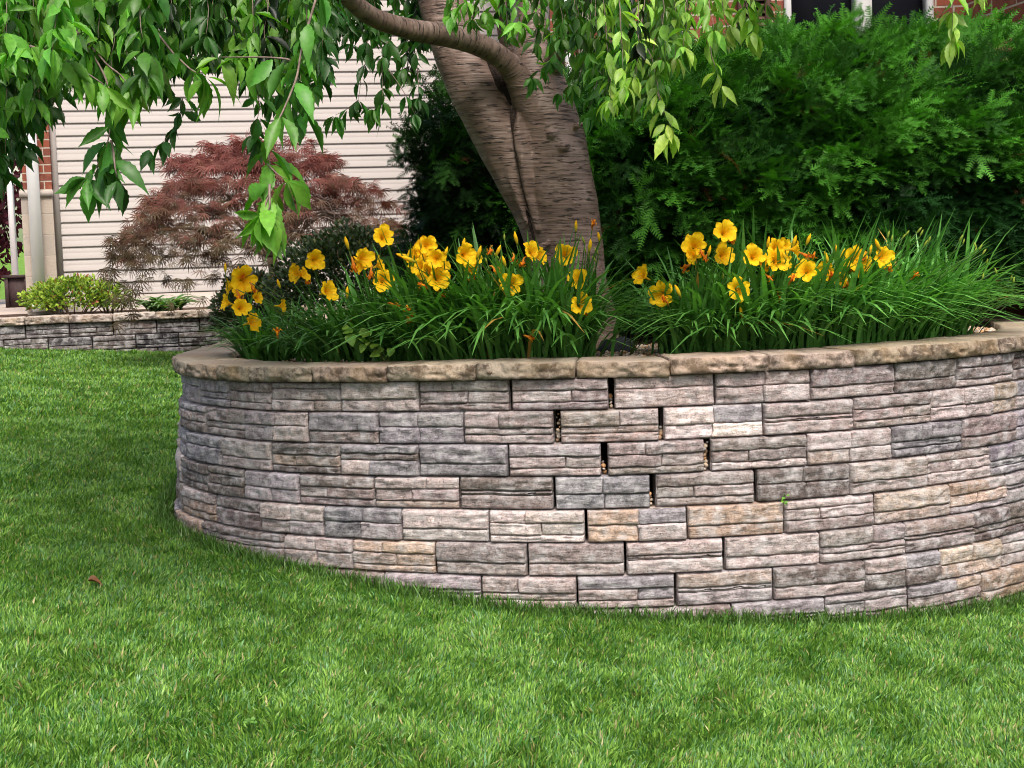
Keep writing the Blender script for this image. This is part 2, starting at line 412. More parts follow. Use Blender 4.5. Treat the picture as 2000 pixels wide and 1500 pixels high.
cj = [s_at(p, CAP_Z - .03, .035) for p in (365, 420, 482, 604, 751, 926, 1124, 1312, 1504, 1675, 1828, 1960)]
while cj[0] > S_MIN + .32: cj.insert(0, cj[0] - .3)
while cj[-1] < S_MAX - .36: cj.append(cj[-1] + .34)
gapc = s_at(1124, CAP_Z, .035)
for i in range(len(cj) - 1):
    g = .004 if abs(cj[i + 1] - gapc) < .01 else .0026
    cap_stone(cj[i] + .0022, cj[i + 1] - g, path, CAP_Z, CAP_H, .20, .032, 100 + i, wall)

# lawn surface: sheet that reaches the horizon
gx = np.concatenate([[-150, -60, -25, -12], np.linspace(-8, 6, 70), [12, 25, 60, 150]]); gy = np.concatenate([[-60, -20, -6], np.linspace(0, 13, 66), [20, 40, 90, 250]])
GX, GY = np.meshgrid(gx, gy); GZ = lawn_z(GX, np.clip(GY, -5, 14)) - .012
# planter interior and terrace stay under their own soil
m = NT('lawn_soil', .95, .1); m.base(m.ramp(m.noise(14, 5), [(.3, (.02, .035, .008)), (.7, (.05, .075, .018))])); m.bump(m.noise(120, 4), .8, .02)
M_lawn = m.m
o = mesh('lawn_ground', np.stack([GX, GY, GZ], -1).reshape(-1, 3), grid_faces(len(gx), len(gy)), M_lawn, smooth=True); tag(o, kind='structure')

# planter soil
ss = np.linspace(S_MIN, S_MAX, 160); inner = path(ss, -.17, CAP_Z - .045)
cx = np.column_stack([np.linspace(.2, .6, 160), np.full(160, 12.4), np.full(160, CAP_Z - .0)])
rows = []
for t in np.linspace(0, 1, 12):
    q = inner * (1 - t) + cx * t; q[:, 2] = CAP_Z - .045 + .03 * vn(q[:, 0] * 2, q[:, 1] * 2, 1) * min(1, t * 5) + .03 * t; rows.append(q)
o = mesh('planter_soil', np.concatenate(rows), grid_faces(160, 12), M_soil, smooth=True); tag(o, kind='structure')

# ------------------------------------------------------------------ grass blades
def wall_sdf_mask(X, Y, pad=0.0):
    """True where (X,Y) is lawn (outside the planter and before the terrace)"""
    # outline of the wall as polygon, closed far behind
    q = path(np.linspace(S_MIN, S_MAX, 220), BAT * 7 + pad)[:, :2]
    poly = np.vstack([q, [6, 14], [-1.4, 14]])
    inside = np.zeros(len(X), bool); n = len(poly)
    for i in range(n):
        x1, y1 = poly[i]; x2, y2 = poly[(i + 1) % n]
        c = ((y1 > Y) != (y2 > Y)) & (X < (x2 - x1) * (Y - y1) / (y2 - y1 + 1e-12) + x1)
        inside ^= c
    return ~inside
TER = lambda x: 12.0 + (x + 3.2) * .225         # terrace wall front line, y as a function of x
def blades(x0, x1, y0, y1, n, hgt, wid, cone=True, seed=0):
    r = np.random.default_rng(seed)
    X = r.uniform(x0, x1, n); Y = r.uniform(y0, y1, n)
    ok = wall_sdf_mask(X, Y, .004) & (Y < TER(X) + .02)
    if cone: ok &= (X > -Y * .36 - .45) & (X < Y * .36 + .35)
    X, Y = X[ok], Y[ok]; k = len(X)
    Z = lawn_z(X, Y) - .014
    cl = vn(X * 9, Y * 9, 0.3); big = vn(X * 1.3, Y * 1.3, 4.4); fine = vn(X * 34, Y * 34, 2.2)
    H = hgt * (1 + .12 * cl + .16 * fine) * r.uniform(.55, 1.2, k); W = wid * r.uniform(.6, 1.25, k)
    ang = 2.6 * vn(X * 7, Y * 7, 9.1) + 1.6 * vn(X * 20, Y * 20, 5.1) + r.normal(0, .9, k); lean = np.abs(r.normal(.45, .40, k)) + .25 * np.maximum(fine, 0)
    dx, dy = np.cos(ang), np.sin(ang)
    fa = r.uniform(0, math.pi, k); sx, sy = np.cos(fa), np.sin(fa)
    ts = np.array([0, .4, .75, 1.0]); ws = np.array([.9, 1.0, .7, .12])
    V = np.zeros((k, 4, 2, 3))
    for i, (t, wv) in enumerate(zip(ts, ws)):
        bend = lean * t ** 1.7 * H * .9
        c = np.stack([X + dx * bend, Y + dy * bend, Z + H * t * np.sqrt(np.clip(1 - (lean * t * .6) ** 2, .15, 1))], -1)
        sv = np.stack([sx, sy, np.zeros(k)], -1) * (W * wv * .5)[:, None]
        V[:, i, 0] = c - sv; V[:, i, 1] = c + sv
    base = np.array([[0, 1, 3, 2], [2, 3, 5, 4], [4, 5, 7, 6]])
    F = (base[None] + (np.arange(k) * 8)[:, None, None]).reshape(-1, 4)
    a = np.array([.040, .150, .018]); b = np.array([.245, .44, .072]); d = np.array([.42, .38, .17])
    t = np.clip(.48 + .10 * big + .16 * cl + r.normal(0, .42, k), 0, 1)[:, None]
    col = a * (1 - t) + b * t; blu = r.random(k) < .11; col[blu] = np.array([.14, .30, .13]) * r.uniform(.6, 1.4, (blu.sum(), 1)); dead = r.random(k) < .035 + .05 * np.clip(vn(X * 3, Y * 3, 8), 0, 1); col[dead] = d * r.uniform(.6, 1.2, (dead.sum(), 1))
    return V.reshape(-1, 3), F, np.repeat(col, 8, 0)
G = [blades(-2.6, 2.8, 3.1, 6.4, 600000, .027, .0046, seed=1),
     blades(-3.6, -.9, 6.3, 8.6, 150000, .031, .0075, seed=2),
     blades(-5.5, -.9, 8.5, 12.5, 170000, .033, .010, seed=3),
     blades(-4.5, 4.5, 1.6, 6.5, 60000, .036, .007, cone=False, seed=4)]
# longer uncut blades where the mower cannot reach, along the foot of the wall
r = np.random.default_rng(5); s_ = r.uniform(-4, 3.4, 9000); of = BAT * 7 + .01 + np.abs(r.normal(0, .035, 9000))
pv, pf, pc = [], [], []; n = 0
for V, F, c in G: pv.append(V); pf.append(F + n); pc.append(c); n += len(V)
q = path(s_, of); X, Y = q[:, 0], q[:, 1]; k = len(X); Z = lawn_z(X, Y) - .01
H = .052 * r.uniform(.5, 1.25, k); a_ = r.uniform(0, 6.28, k); ln_ = np.abs(r.normal(.4, .25, k)); V = np.zeros((k, 4, 2, 3)); fa = r.uniform(0, 3.14, k)
for i, (t, wv) in enumerate(zip([0, .4, .75, 1], [.9, 1, .7, .12])):
    c = np.stack([X + np.cos(a_) * ln_ * H * t ** 1.7, Y + np.sin(a_) * ln_ * H * t ** 1.7, Z + H * t], -1); sv = np.stack([np.cos(fa), np.sin(fa), 0 * fa], -1) * .0022 * wv
    V[:, i, 0] = c - sv; V[:, i, 1] = c + sv
pv.append(V.reshape(-1, 3)); pf.append((np.array([[0, 1, 3, 2], [2, 3, 5, 4], [4, 5, 7, 6]])[None] + (np.arange(k) * 8)[:, None, None]).reshape(-1, 4) + n); pc.append(np.repeat(tint((.075, .165, .03), k, .3), 8, 0))
o = mesh('lawn_grass', np.concatenate(pv), np.concatenate(pf), M_grass, col=np.concatenate(pc))
tag(o, 'short mown green lawn grass in front of the stone wall', 'grass', kind='stuff')
#--PART2--
# ------------------------------------------------------------------ low terrace wall in front of the house
TY0, TX0, TSL = 12.0, -3.2, .225
def tpath(s, off=0.0, z=0.0):
    s = np.asarray(s, float); c = 1 / math.sqrt(1 + TSL ** 2); x = TX0 + s * c; y = TY0 + s * c * TSL
    x, y, z = np.broadcast_arrays(x + TSL * c * off, y - c * off, z); return np.stack([x, y, z], -1)
TCAP = .855
tw = thing('terrace_wall', tpath(0, 0, .55), 'low straight dark grey stone block wall along the bed below the house siding', 'wall')
tp, tc = [], []
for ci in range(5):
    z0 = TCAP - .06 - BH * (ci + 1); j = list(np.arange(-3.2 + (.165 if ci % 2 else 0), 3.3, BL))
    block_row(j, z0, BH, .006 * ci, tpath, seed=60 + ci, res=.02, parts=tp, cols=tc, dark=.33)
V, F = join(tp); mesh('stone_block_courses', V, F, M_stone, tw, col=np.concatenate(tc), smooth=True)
for i, a in enumerate(np.arange(-3.2, 3.0, .33)):
    cap_stone(a, a + .327, tpath, TCAP, .06, .20, .03, 300 + i, tw, base=(.46, .40, .35))
# soil of the terrace bed, the patio slab and the neighbouring ground
HX, HY = P(112, 400, 12.8)[:2]                      # left corner of the siding, in plan
def hw(s, off=0.0, z=0.0):                          # along the sided wall, off = towards the lawn
    s = np.asarray(s, float); c = 1 / math.sqrt(1 + .225 ** 2); x = HX + s * c; y = HY + s * c * .225
    x, y, z = np.broadcast_arrays(x + .225 * c * off, y - c * off, z); return np.stack([x, y, z], -1)
a = tpath(np.linspace(-.95, 3.3, 30), -.18, TCAP - .03); b = hw(np.linspace(-.6, 5.2, 30), .0, TCAP + .0)
tt = np.linspace(0, 1, 8)[:, None, None]; V = a[None] * (1 - tt) + b[None] * tt; V[1:-1, :, 2] += .015 * vn(V[1:-1, :, 0] * 5, V[1:-1, :, 1] * 5)
o = mesh('terrace_soil', V.reshape(-1, 3), grid_faces(30, 8), plain('mulch', (.09, .06, .045), .95, .1, 40, .5, .8, .02), smooth=True); tag(o, kind='structure')
M_conc = plain('patio_concrete', (.52, .43, .37), .9, .2, 8, .08, .3)
V, F = box(-12, HX + .12, 12.15, 19.5, .3, TCAP - .02); V[:, 2] = np.where(V[:, 2] > .5, V[:, 2], .3)
V[V[:, 1] < 13][:, 1]; V[(V[:, 1] < 13) & (V[:, 0] < -5), 1] = 10.25
V[(V[:, 1] < 13) & (V[:, 0] > -5), 1] = TY0 + (HX + .12 - TX0) * TSL + .2
o = mesh('patio', V, F, M_conc); tag(o, kind='structure')
gx = np.linspace(-40, 3, 30); gy = np.linspace(19.4, 60, 20); GX, GY = np.meshgrid(gx, gy); GZ = .82 + .08 * np.clip(GY - 20, 0, 12) ** 1.0 * .9
mg = NT('far_grass', .9, .1); mg.base(mg.ramp(mg.noise(6, 8, .7), [(.3, (.10, .22, .035)), (.7, (.20, .36, .07))])); mg.bump(mg.noise(60, 4), 1, .03)
o = mesh('neighbour_lawn', np.stack([GX, GY, GZ], -1).reshape(-1, 3), grid_faces(30, 20), mg.m, smooth=True); tag(o, kind='structure')

# ------------------------------------------------------------------ the house
M_siding = plain('cream_siding', (.445, .410, .395), .55, .3, 3, .03, .15)
M_white = plain('white_paint', (.80, .80, .82), .4, .4, 10, .02, 0)
M_mauve = plain('brown_trim_paint', (.12, .065, .055), .5, .3, 20, .12, .1)
M_found = plain('foundation_concrete', (.46, .41, .37), .9, .1, 12, .12, .5)
def mat_glass():
    m = NT('dark_window_glass', .3, .12); m.base((.012, .013, .018)); return m.m
M_glass = mat_glass()
def mat_brick(name, bw, bh, cols=((.26, .075, .045), (.17, .06, .045), (.32, .13, .08)), mortar=(.42, .36, .30)):
    m = NT(name, .9, .15); uv = m.coord('UV'); t = m.n('TexBrick'); m.l(uv, t.inputs['Vector'])
    t.inputs['Scale'].default_value = 1; t.inputs['Brick Width'].default_value = bw; t.inputs['Row Height'].default_value = bh
    t.inputs['Mortar Size'].default_value = .006; t.inputs['Mortar Smooth'].default_value = .2; t.inputs['Bias'].default_value = 0
    for i, c in zip((1, 2, 3), (cols[0], cols[1], mortar)): t.inputs[i].default_value = (*c, 1)
    n = m.noise(12, 6, .7); c = m.mix(m.ramp(n, [(.5, 0.0), (.68, .7)]), t.outputs[0], cols[2])
    f = m.mix(t.outputs[1], c, mortar); m.base(f)
    inv = m.n('Math', operation='SUBTRACT'); inv.inputs[0].default_value = 1; m.l(t.outputs[1], inv.inputs[1])
    m.bump(m.mix(.3, inv.outputs[0], m.noise(90, 5)), .9, .008); return m.m
M_brick = mat_brick('red_brick', .20, .0677); M_brick2 = mat_brick('red_brick_rough', .27, .094)
M_pier = mat_brick('pier_stone', .30, .17, ((.40, .34, .29), (.33, .29, .26), (.44, .38, .31)), (.42, .37, .32))
house = thing('house', hw(0, 0, .8), 'house with cream siding at the left and a red brick front behind the yew', 'house')
# siding: lap profile extruded along the wall
zb = .985; prof = []
zc = zb
while zc < 3.9:
    prof += [(0.003, zc + .0), (.0150, zc + .001), (.0140, zc + .010), (.0095, zc + .050), (.0085, zc + .053), (.0088, zc + .056), (.0045, zc + .1)]
    zc += .1016
prof = np.array(prof); n = 24; ss = np.linspace(0, 6.2, n)
V = hw(np.tile(ss[None, :], (len(prof), 1)), np.tile(prof[:, :1], (1, n)), np.tile(prof[:, 1:], (1, n))).reshape(-1, 3)
V2 = np.vstack([hw(np.array([0, 6.2, 6.2, 0]), -.12, np.array([.6, .6, 3.95, 3.95])), hw(np.array([0, 6.2, 6.2, 0]), .0, np.array([.6, .6, 3.95, 3.95]))])
mesh('siding', V, grid_faces(n, len(prof)), M_siding, house)
def hbox(s0, s1, o0, o1, z0, z1):
    V = np.array([hw(s, o, z) for z in (z0, z1) for o in (o1, o0) for s in (s0, s1)]); return V, box(0, 1, 0, 1, 0, 1)[1]
V, F = hbox(.0, 6.2, -.1, .0, .9, 3.95); mesh('wall_sheathing', V, F, M_siding, house)
V, F = hbox(.0, 6.2, -.1, .012, .3, .98); mesh('foundation', V, F, M_found, house)
V, F = join([hbox(-.026, .02, -.1, .030, .9, 3.95)]); mesh('corner_trim', V, F, M_siding, house)
# brick and stone pier with the downspout
def face_uv_box(name, s0, s1, o0, o1, z0, z1, mat):
    V, F = hbox(s0, s1, o0, o1, z0, z1); Vn, Fn, U = [], [], []
    for f in F:
        q = V[f]; e = q - q[0]; ed = norm(q[1] - q[0]); 
        hor = np.linalg.norm(q[:, :2] - q[0, :2], axis=1); ud = np.array([hw(0, 0, 0)[0], 0, 0])
        L = np.where(hor > 1e-6, hor, 0); U.append(np.stack([L + .03, q[:, 2] - zb], -1)); Fn.append(np.arange(4) + len(Vn) * 4); Vn.append(q)
    return mesh(name, np.concatenate(Vn), np.array(Fn), mat, house, uv=np.concatenate(U))
zs = P(75, 372, 12.7)[2]
face_uv_box('brick_pier', -.255, -.028, -.6, .12, zs, 3.95, M_brick)
face_uv_box('stone_pier', -.275, -.028, -.6, .14, .6, zs - .055, M_pier)
V, F = hbox(-.285, -.026, -.6, .16, zs - .054, zs - .001); mesh('stone_ledge', V, F, M_found, house)
prof_ = [(-.205, .0), (-.115, .0), (-.115, .065), (-.205, .065)]
V, F = hbox(-.212, -.118, .175, .24, .93, 3.9); mesh('downspout', V, F, M_white, house)
V, F = hbox(-.212, -.118, .18, .42, .88, .94); mesh('downspout_shoe', V, F, M_white, house)
V, F = hbox(-.9, 6.2, -.3, .18, 3.95, 4.05); mesh('eave', V, F, M_white, house)
# brick front wing: plane at Y = 8.6, from px 1090 to px 1890, then a return wall coming forward
YB = 8.6
def bx(px, y=60): return P(px, y, YB)[0]
def qface(V, uvx, uvz): return V, np.stack([uvx, uvz], -1)
def wallquad(name, x0, x1, z0, z1, mat, y=YB, th=.12, parent=None):
    V, F = box(x0, x1, y, y + th, z0, z1); Vn, Fn, U = [], [], []
    for f in F:
        q = V[f]; Fn.append(np.arange(4) + len(Vn) * 4); U.append(np.stack([q[:, 0] + q[:, 1], q[:, 2]], -1)); Vn.append(q)
    return mesh(name, np.concatenate(Vn), np.array(Fn), mat, parent or house, uv=np.concatenate(U))
xa, xw0, xw1, xe = bx(1075), bx(1532), bx(1822), bx(1884)
zsill, ztop = 1.9, 3.5
wallquad('brick_wall', xa, xw0, .6, 3.9, M_brick); wallquad('brick_wall', xw1, xe + .1, .6, 3.9, M_brick)
wallquad('brick_wall', xw0, xw1, .6, zsill, M_brick); wallquad('brick_wall', xw0, xw1, ztop, 3.9, M_brick)
win = None
V, F = join([box(xw0, bx(1545), YB - .02, YB + .08, zsill, ztop), box(bx(1810), xw1, YB - .02, YB + .08, zsill, ztop), box(bx(1545), bx(1810), YB - .02, YB + .08, zsill, zsill + .05),
             box(bx(1545), bx(1810), YB - .02, YB + .08, ztop - .05, ztop), box(bx(1669), bx(1701), YB - .03, YB + .07, zsill + .051, ztop - .051)])
win = mesh('window', V, F, M_white, house)
V, F = box(bx(1540), bx(1815), YB + .085, YB + .095, zsill + .01, ztop - .01)
mesh('pane', V, F, M_glass, win)
def shutter(x0, x1, mat):
    pr = [box(x0, x0 + .035, YB - .045, YB - .004, 1.75, 3.6), box(x1 - .035, x1, YB - .045, YB - .004, 1.75, 3.6), box(x0 + .0352, x1 - .0352, YB - .018, YB - .006, 1.76, 3.59)]
    z = 1.78
    while z < 3.56:
        V, F = box(x0 + .036, x1 - .036, YB - .040, YB - .019, z, z + .006); V[:, 2] += np.where(V[:, 1] > YB - .03, .028, 0); pr.append((V, F)); z += .034
    V, F = join(pr); return mesh('shutter', V, F, mat, house)
shutter(bx(1440), bx(1505), M_mauve); shutter(bx(1172), bx(1235), M_mauve)
V, F = join([box(bx(1290), bx(1306), YB - .03, YB + .0, 1.9, 3.5), box(bx(1128), bx(1150), YB - .07, YB - .004, .8, 3.9)]); mesh('beige_trim', V, F, plain('beige_trim', (.30, .26, .22), .6, .3, 20, .1, 0), house)
V, F = box(bx(1101), bx(1113), YB - .10, YB - .004, .8, 3.9); mesh('downspout', V, F, M_white, house)
# return wall coming towards the viewer, on the right
d = norm(np.array([-.133, 1.0])); p1 = np.array([xe, YB - .002]); p0 = p1 - d * 1.05; nrm = np.array([d[1], -d[0]])
q = [p0, p1, p1 + nrm * .12, p0 + nrm * .12]; V = np.array([[*a, z] for z in (.6, 3.9) for a in q]); F = np.array([[1, 0, 4, 5], [2, 1, 5, 6], [3, 2, 6, 7], [0, 3, 7, 4], [4, 7, 6, 5]])
Vn = V[F].reshape(-1, 3); mesh('brick_return', Vn, np.arange(20).reshape(5, 4), M_brick2, house, uv=np.stack([Vn[:, 1] + Vn[:, 0] * .3, Vn[:, 2] + .03], -1))
V, F = box(xa - .02, xa + .10, YB + .13, 14.2, .6, 3.9); mesh('side_wall', V, F, M_siding, house)
V, F = box(xa - .3, xe + 1.6, YB - .10, YB + 5, 3.92, 4.03); mesh('eave', V, F, M_white, house)

# ------------------------------------------------------------------ beyond the house at the far left
nh = thing('neighbour_house', (-9, 33, 1.8), 'pale neighbouring house wall glimpsed past the brick pier at the far left', 'house')
V, F = box(-14, -4.2, 33, 36, 1.2, 7); mesh('wall', V, F, plain('pale_wall', (.75, .72, .70), .6, .3, 3, .03, 0), nh)
V, F = join([box(-14.3, -3.9, 32.7, 36, 7.001, 7.2)]); mesh('roof', V, F, M_mauve, nh)
a = P(34, 587, 15.5)
bin_ = thing('planter_box', (a[0], 15.5, TCAP - .02), 'dark brown wooden box beside the brick pier at the left edge', 'box')
x0, x1 = P(13, 587, 15.5)[0], P(56, 587, 15.5)[0]; zt = P(34, 537, 15.5)[2]
V, F = join([box(x0, x1, 15.5, 15.75, TCAP - .018, zt - .03)] + [box(x0 - .006, x0 + .03, 15.48, 15.499, TCAP - .018, zt - .031), box(x1 - .03, x1 + .006, 15.48, 15.499, TCAP - .018, zt - .031)])
M_dwood = plain('dark_wood', (.05, .03, .03), .7, .3, 30, .3, .4)
mesh('side_boards', V, F, M_dwood, bin_); V, F = box(x0 - .015, x1 + .015, 15.47, 15.77, zt - .029, zt); mesh('rim', V, F, M_dwood, bin_)
pp = thing('porch_post', (*P(26, 535, 16.2)[:2], TCAP - .02), 'slim white post standing behind the dark wooden box', 'post')
xa_, xb_ = P(21, 500, 16.2)[0], P(31, 500, 16.2)[0]
V, F = box(xa_, xb_, 16.2, 16.26, TCAP - .018, 3.6); mesh('shaft', V, F, M_white, pp)
V, F = join([box(xa_ - .02, xb_ + .02, 16.18, 16.28, TCAP - .019, TCAP + .06)]); mesh('base', V, F, M_white, pp)

# ------------------------------------------------------------------ leaf templates
def blade_leaf(nseg=6, w=.45, fold=.18, curl=.25, shape=None):
    """pointed leaf of length 1 along y, width w; z is the upper side"""
    t = np.linspace(0, 1, nseg + 1)
    ww = shape(t) if shape else np.sin(np.pi * np.clip(t, 0, 1) ** .8) ** .85
    ww = ww / ww.max() * w / 2; ww[0] = .012; ww[-1] = .004
    if nseg > 9: ww[2:-2:2] *= 1.07; ww[3:-2:2] *= .93
    V = []
    for ti, wi in zip(t, ww):
        z = -curl * ti ** 2; y = ti * (1 - .12 * curl * ti)
        V += [(-wi, y, z + fold * wi * 2), (0, y, z), (wi, y, z + fold * wi * 2)]
    F = []
    for i in range(nseg):
        a = i * 3; F += [(a, a + 1, a + 4, a + 3), (a + 1, a + 2, a + 5, a + 4)]
    return np.array(V), np.array(F)
CH_T = [blade_leaf(13, .38, .20, .30, lambda t: np.interp(t, [0, .12, .3, .5, .7, .85, 1], [.05, .4, .85, 1, .8, .35, .0])), blade_leaf(13, .30, .45, .12, lambda t: np.interp(t, [0, .12, .3, .5, .7, .85, 1], [.05, .4, .85, 1, .75, .28, .0])), blade_leaf(13, .34, .20, .55, lambda t: np.interp(t, [0, .12, .3, .5, .7, .85, 1], [.05, .45, .9, 1, .7, .3, .0]))]

# ------------------------------------------------------------------ cherry tree
base = P(1135, 660, 6.2); base[2] = CAP_Z - .04
tree = thing('cherry_tree', base, 'forked cherry tree with smooth banded brown bark and drooping green leaves', 'tree')
def limb(name, rows, n=40, ns=28, noise=.05, seed=0, mat=M_bark, parent=tree):
    """rows of (px, py, Y, diameter in px)"""
    pts = np.array([P(a, b, c) for a, b, c, d in rows]); rr = np.array([d / 2 * c / FPX for a, b, c, d in rows])
    q = spline(np.column_stack([pts, rr]), n); V, F, uv = tube(q[:, :3], np.maximum(q[:, 3], .001), ns, noise, seed)
    return mesh(name, V, F, mat, parent, uv=uv, smooth=True), q
TRK = mesh_parts = []
def limbdata(rows, n, ns, noise, seed):
    pts = np.array([P(a, b, c) for a, b, c, d in rows]); rr = np.array([d / 2 * c / FPX for a, b, c, d in rows])
    q = spline(np.column_stack([pts, rr]), n); return tube(q[:, :3], q[:, 3], ns, noise, seed)
A1 = limbdata([(1132, 730, 6.2, 165), (1128, 640, 6.2, 150), (1118, 560, 6.2, 142), (1110, 470, 6.2, 136), (1097, 390, 6.2, 140), (1082, 310, 6.2, 136), (1064, 230, 6.2, 122), (1048, 160, 6.22, 104), (1040, 80, 6.25, 66), (1038, 0, 6.3, 50), (1050, -120, 6.4, 46), (1090, -300, 6.6, 38)], 70, 40, .06, 1)
A2 = limbdata([(1120, 700, 6.24, 120), (1100, 560, 6.24, 110), (1062, 450, 6.22, 88), (1022, 360, 6.2, 92), (985, 280, 6.2, 104), (945, 200, 6.2, 108), (905, 120, 6.22, 104), (875, 40, 6.25, 98), (850, -50, 6.3, 88), (820, -180, 6.4, 78), (780, -340, 6.6, 60)], 70, 40, .06, 2)
def merge_tubes(ts):
    Vs, Fs, Us, n = [], {}, [], 0
    for V, F, uv in ts:
        Vs.append(V); Us.append(uv)
        for f in F: Fs.setdefault(f.shape[1], []).append(f + n)
        n += len(V)
    return np.concatenate(Vs), [np.concatenate(v) for v in Fs.values()], np.concatenate(Us)
# scarred knots and rough lips of the healed fork, fused with both stems into one surface
KN = [limbdata([(x - 9, y + 4, 6.2 - d_, 10), (x, y, 6.2 - d_ - .02, s_), (x + 10, y - 4, 6.2 - d_, 9)], 14, 12, .5, i_) for i_, (x, y, d_, s_) in enumerate([(1100, 286, .115, 22), (1078, 262, .125, 16), (1120, 395, .12, 13), (1128, 245, .085, 15), (1060, 480, .12, 12)])]
LIP = [limbdata([(1018, 190, 6.12, 18), (1014, 260, 6.105, 26), (1022, 320, 6.095, 26), (1034, 380, 6.10, 18), (1052, 450, 6.11, 12)], 60, 14, .5, 31), limbdata([(948, 160, 6.14, 20), (966, 230, 6.13, 24), (984, 300, 6.12, 20), (1006, 370, 6.12, 14), (1030, 440, 6.13, 8)], 60, 14, .5, 32),
       limbdata([(1062, 400, 6.22, 60), (1052, 300, 6.17, 62), (1034, 215, 6.13, 58), (1006, 142, 6.075, 50), (985, 118, 6.04, 44)], 40, 20, .06, 9)]
V, F, U = merge_tubes([A1, A2] + KN + LIP)
tr_ = mesh('trunk', V, F, M_bark_trunk, tree, smooth=True)
md = tr_.modifiers.new('fuse', 'REMESH'); md.mode = 'VOXEL'; md.voxel_size = .006; md.use_smooth_shade = True
md = tr_.modifiers.new('soften', 'SMOOTH'); md.factor = .5; md.iterations = 5
# dark tubes along the fork crease, painting the shade of its hollow
hollow_tubes = [limbdata([(950, 118, 6.16, 30), (972, 165, 6.155, 42), (985, 220, 6.15, 38), (996, 275, 6.145, 26), (1006, 330, 6.14, 15), (1020, 380, 6.13, 8), (1036, 440, 6.13, 5), (1052, 500, 6.14, 3)], 60, 14, .55, 5),
       limbdata([(1000, 215, 6.10, 6), (1006, 270, 6.095, 10), (1014, 320, 6.09, 11), (1022, 370, 6.10, 7), (1040, 430, 6.12, 4)], 50, 10, .8, 6), limbdata([(965, 190, 6.12, 5), (980, 250, 6.115, 8), (998, 320, 6.11, 6), (1012, 380, 6.115, 3)], 40, 8, .8, 7)]
V, F, U = merge_tubes(hollow_tubes); M_hollow = plain('dark_hollow_shade', (.045, .031, .026), .9, .2, 60, .6, 1.0, .01); mesh('fork_hollow_shade', V, F, M_hollow, tree, smooth=True)
limb('branch', [(1062, 400, 6.24, 60), (1052, 300, 6.19, 62), (1034, 215, 6.14, 56), (1006, 142, 6.07, 46), (960, 100, 6.0, 42), (905, 78, 5.9, 42), (850, 66, 5.8, 42), (790, 55, 5.7, 40), (730, 34, 5.55, 37), (680, -5, 5.4, 34), (610, -70, 5.2, 30), (520, -150, 5.0, 24), (420, -200, 4.8, 16)], 60, 20, .07, 9)
limb('branch', [(1075, 150, 6.2, 40), (1100, 60, 6.0, 34), (1150, -40, 5.8, 30), (1230, -150, 5.5, 24), (1330, -200, 5.2, 16)], 40, 16, .07, 12)
limb('branch', [(1000, 140, 6.2, 30), (985, 60, 6.1, 26), (975, -20, 6.0, 24), (940, -150, 5.9, 18)], 30, 14, .07, 13)
limb('branch', [(420, -200, 4.8, 18), (300, -190, 4.6, 14), (150, -180, 4.5, 10), (-60, -150, 4.4, 8)], 30, 10, .07, 14)
# twigs and leaves
LP, LD, LN, LS, LC, TW = [], [], [], [], [], []
DK = np.array([.028, .10, .016]); MD = np.array([.062, .20, .028]); LT = np.array([.13, .31, .035]); YG = np.array([.30, .46, .075])
def hang(rows, size=.075, col=MD, col_tip=None, step=.035, per=3, rad=.0022, spread=1.25, r=None, start=0.0):
    """a drooping twig through rows (px, py, Y), with clusters of leaves"""
    r = r or rng
    pts = np.array([P(*a) for a in rows]); L = np.linalg.norm(np.diff(pts, axis=0), axis=1).sum()
    n = max(6, int(L / .02)); q = spline(pts, n) if len(pts) > 2 else np.linspace(pts[0], pts[1], n)
    q = q + .006 * np.stack([vn(np.arange(n) * .35, r.random() * 50), vn(np.arange(n) * .35, r.random() * 50), np.zeros(n)], -1)
    TW.append(tube(q, np.linspace(rad, rad * .35, n), 5)[:2])
    m_ = int(L / step); 
    for i in range(m_ + 1):
        f = i / max(m_, 1)
        if f < start: continue
        p = q[min(int(f * (n - 1)), n - 1)]; tdir = norm(q[min(int(f * (n - 1)) + 1, n - 1)] - q[max(int(f * (n - 1)) - 1, 0)])
        kk = per + (3 if i == m_ else 0) + r.integers(-1, 2)
        a0 = r.uniform(0, 6.28)
        for j in range(max(1, kk)):
            a = a0 + j * 2.4 + r.normal(0, .4); out_ = np.array([math.cos(a), math.sin(a), 0])
            dr = out_ * spread * r.uniform(.35, 1.2) + np.array([0, 0, -1]) * r.uniform(.25, 1.3) + tdir * .4 + r.normal(0, .3, 3)
            LP.append(p + norm(dr) * .008); LD.append(dr); LN.append(np.array([0, -.35, 1.0]) + out_ * .7 + r.normal(0, .7, 3)); s = size * r.uniform(.6, 1.18)
            LS.append(s); cc = col if col_tip is None else col * (1 - f ** 1.5) + col_tip * f ** 1.5
            LC.append(np.clip(cc * (1 + .18 * r.standard_normal()) * (1 + .07 * r.standard_normal(3)), .008, .6))
def curtain(x0, x1, n, yb, Y0, Y1, size, col, drift=30, ytop=-150, frac=(.75, 1.0), seed=0, per=3, step=.055, col2=None):
    r = np.random.default_rng(seed)
    for i in range(n):
        x = x0 + (x1 - x0) * (i + r.uniform(.1, .9)) / n; y1 = np.interp(x, *yb) * r.uniform(*frac) - size * FPX / Y0 * .55; Y = r.uniform(Y0, Y1)
        if y1 < ytop + 60: continue
        dx = r.normal(0, drift); c = col if col2 is None else (col * (1 - r.random()) + col2 * r.random())
        hang([(x + dx * 1.2, ytop, Y + .2), (x + dx * .4, (ytop + y1) * .5, Y + .06), (x, y1, Y)], size, c, r=r, per=per, step=step)
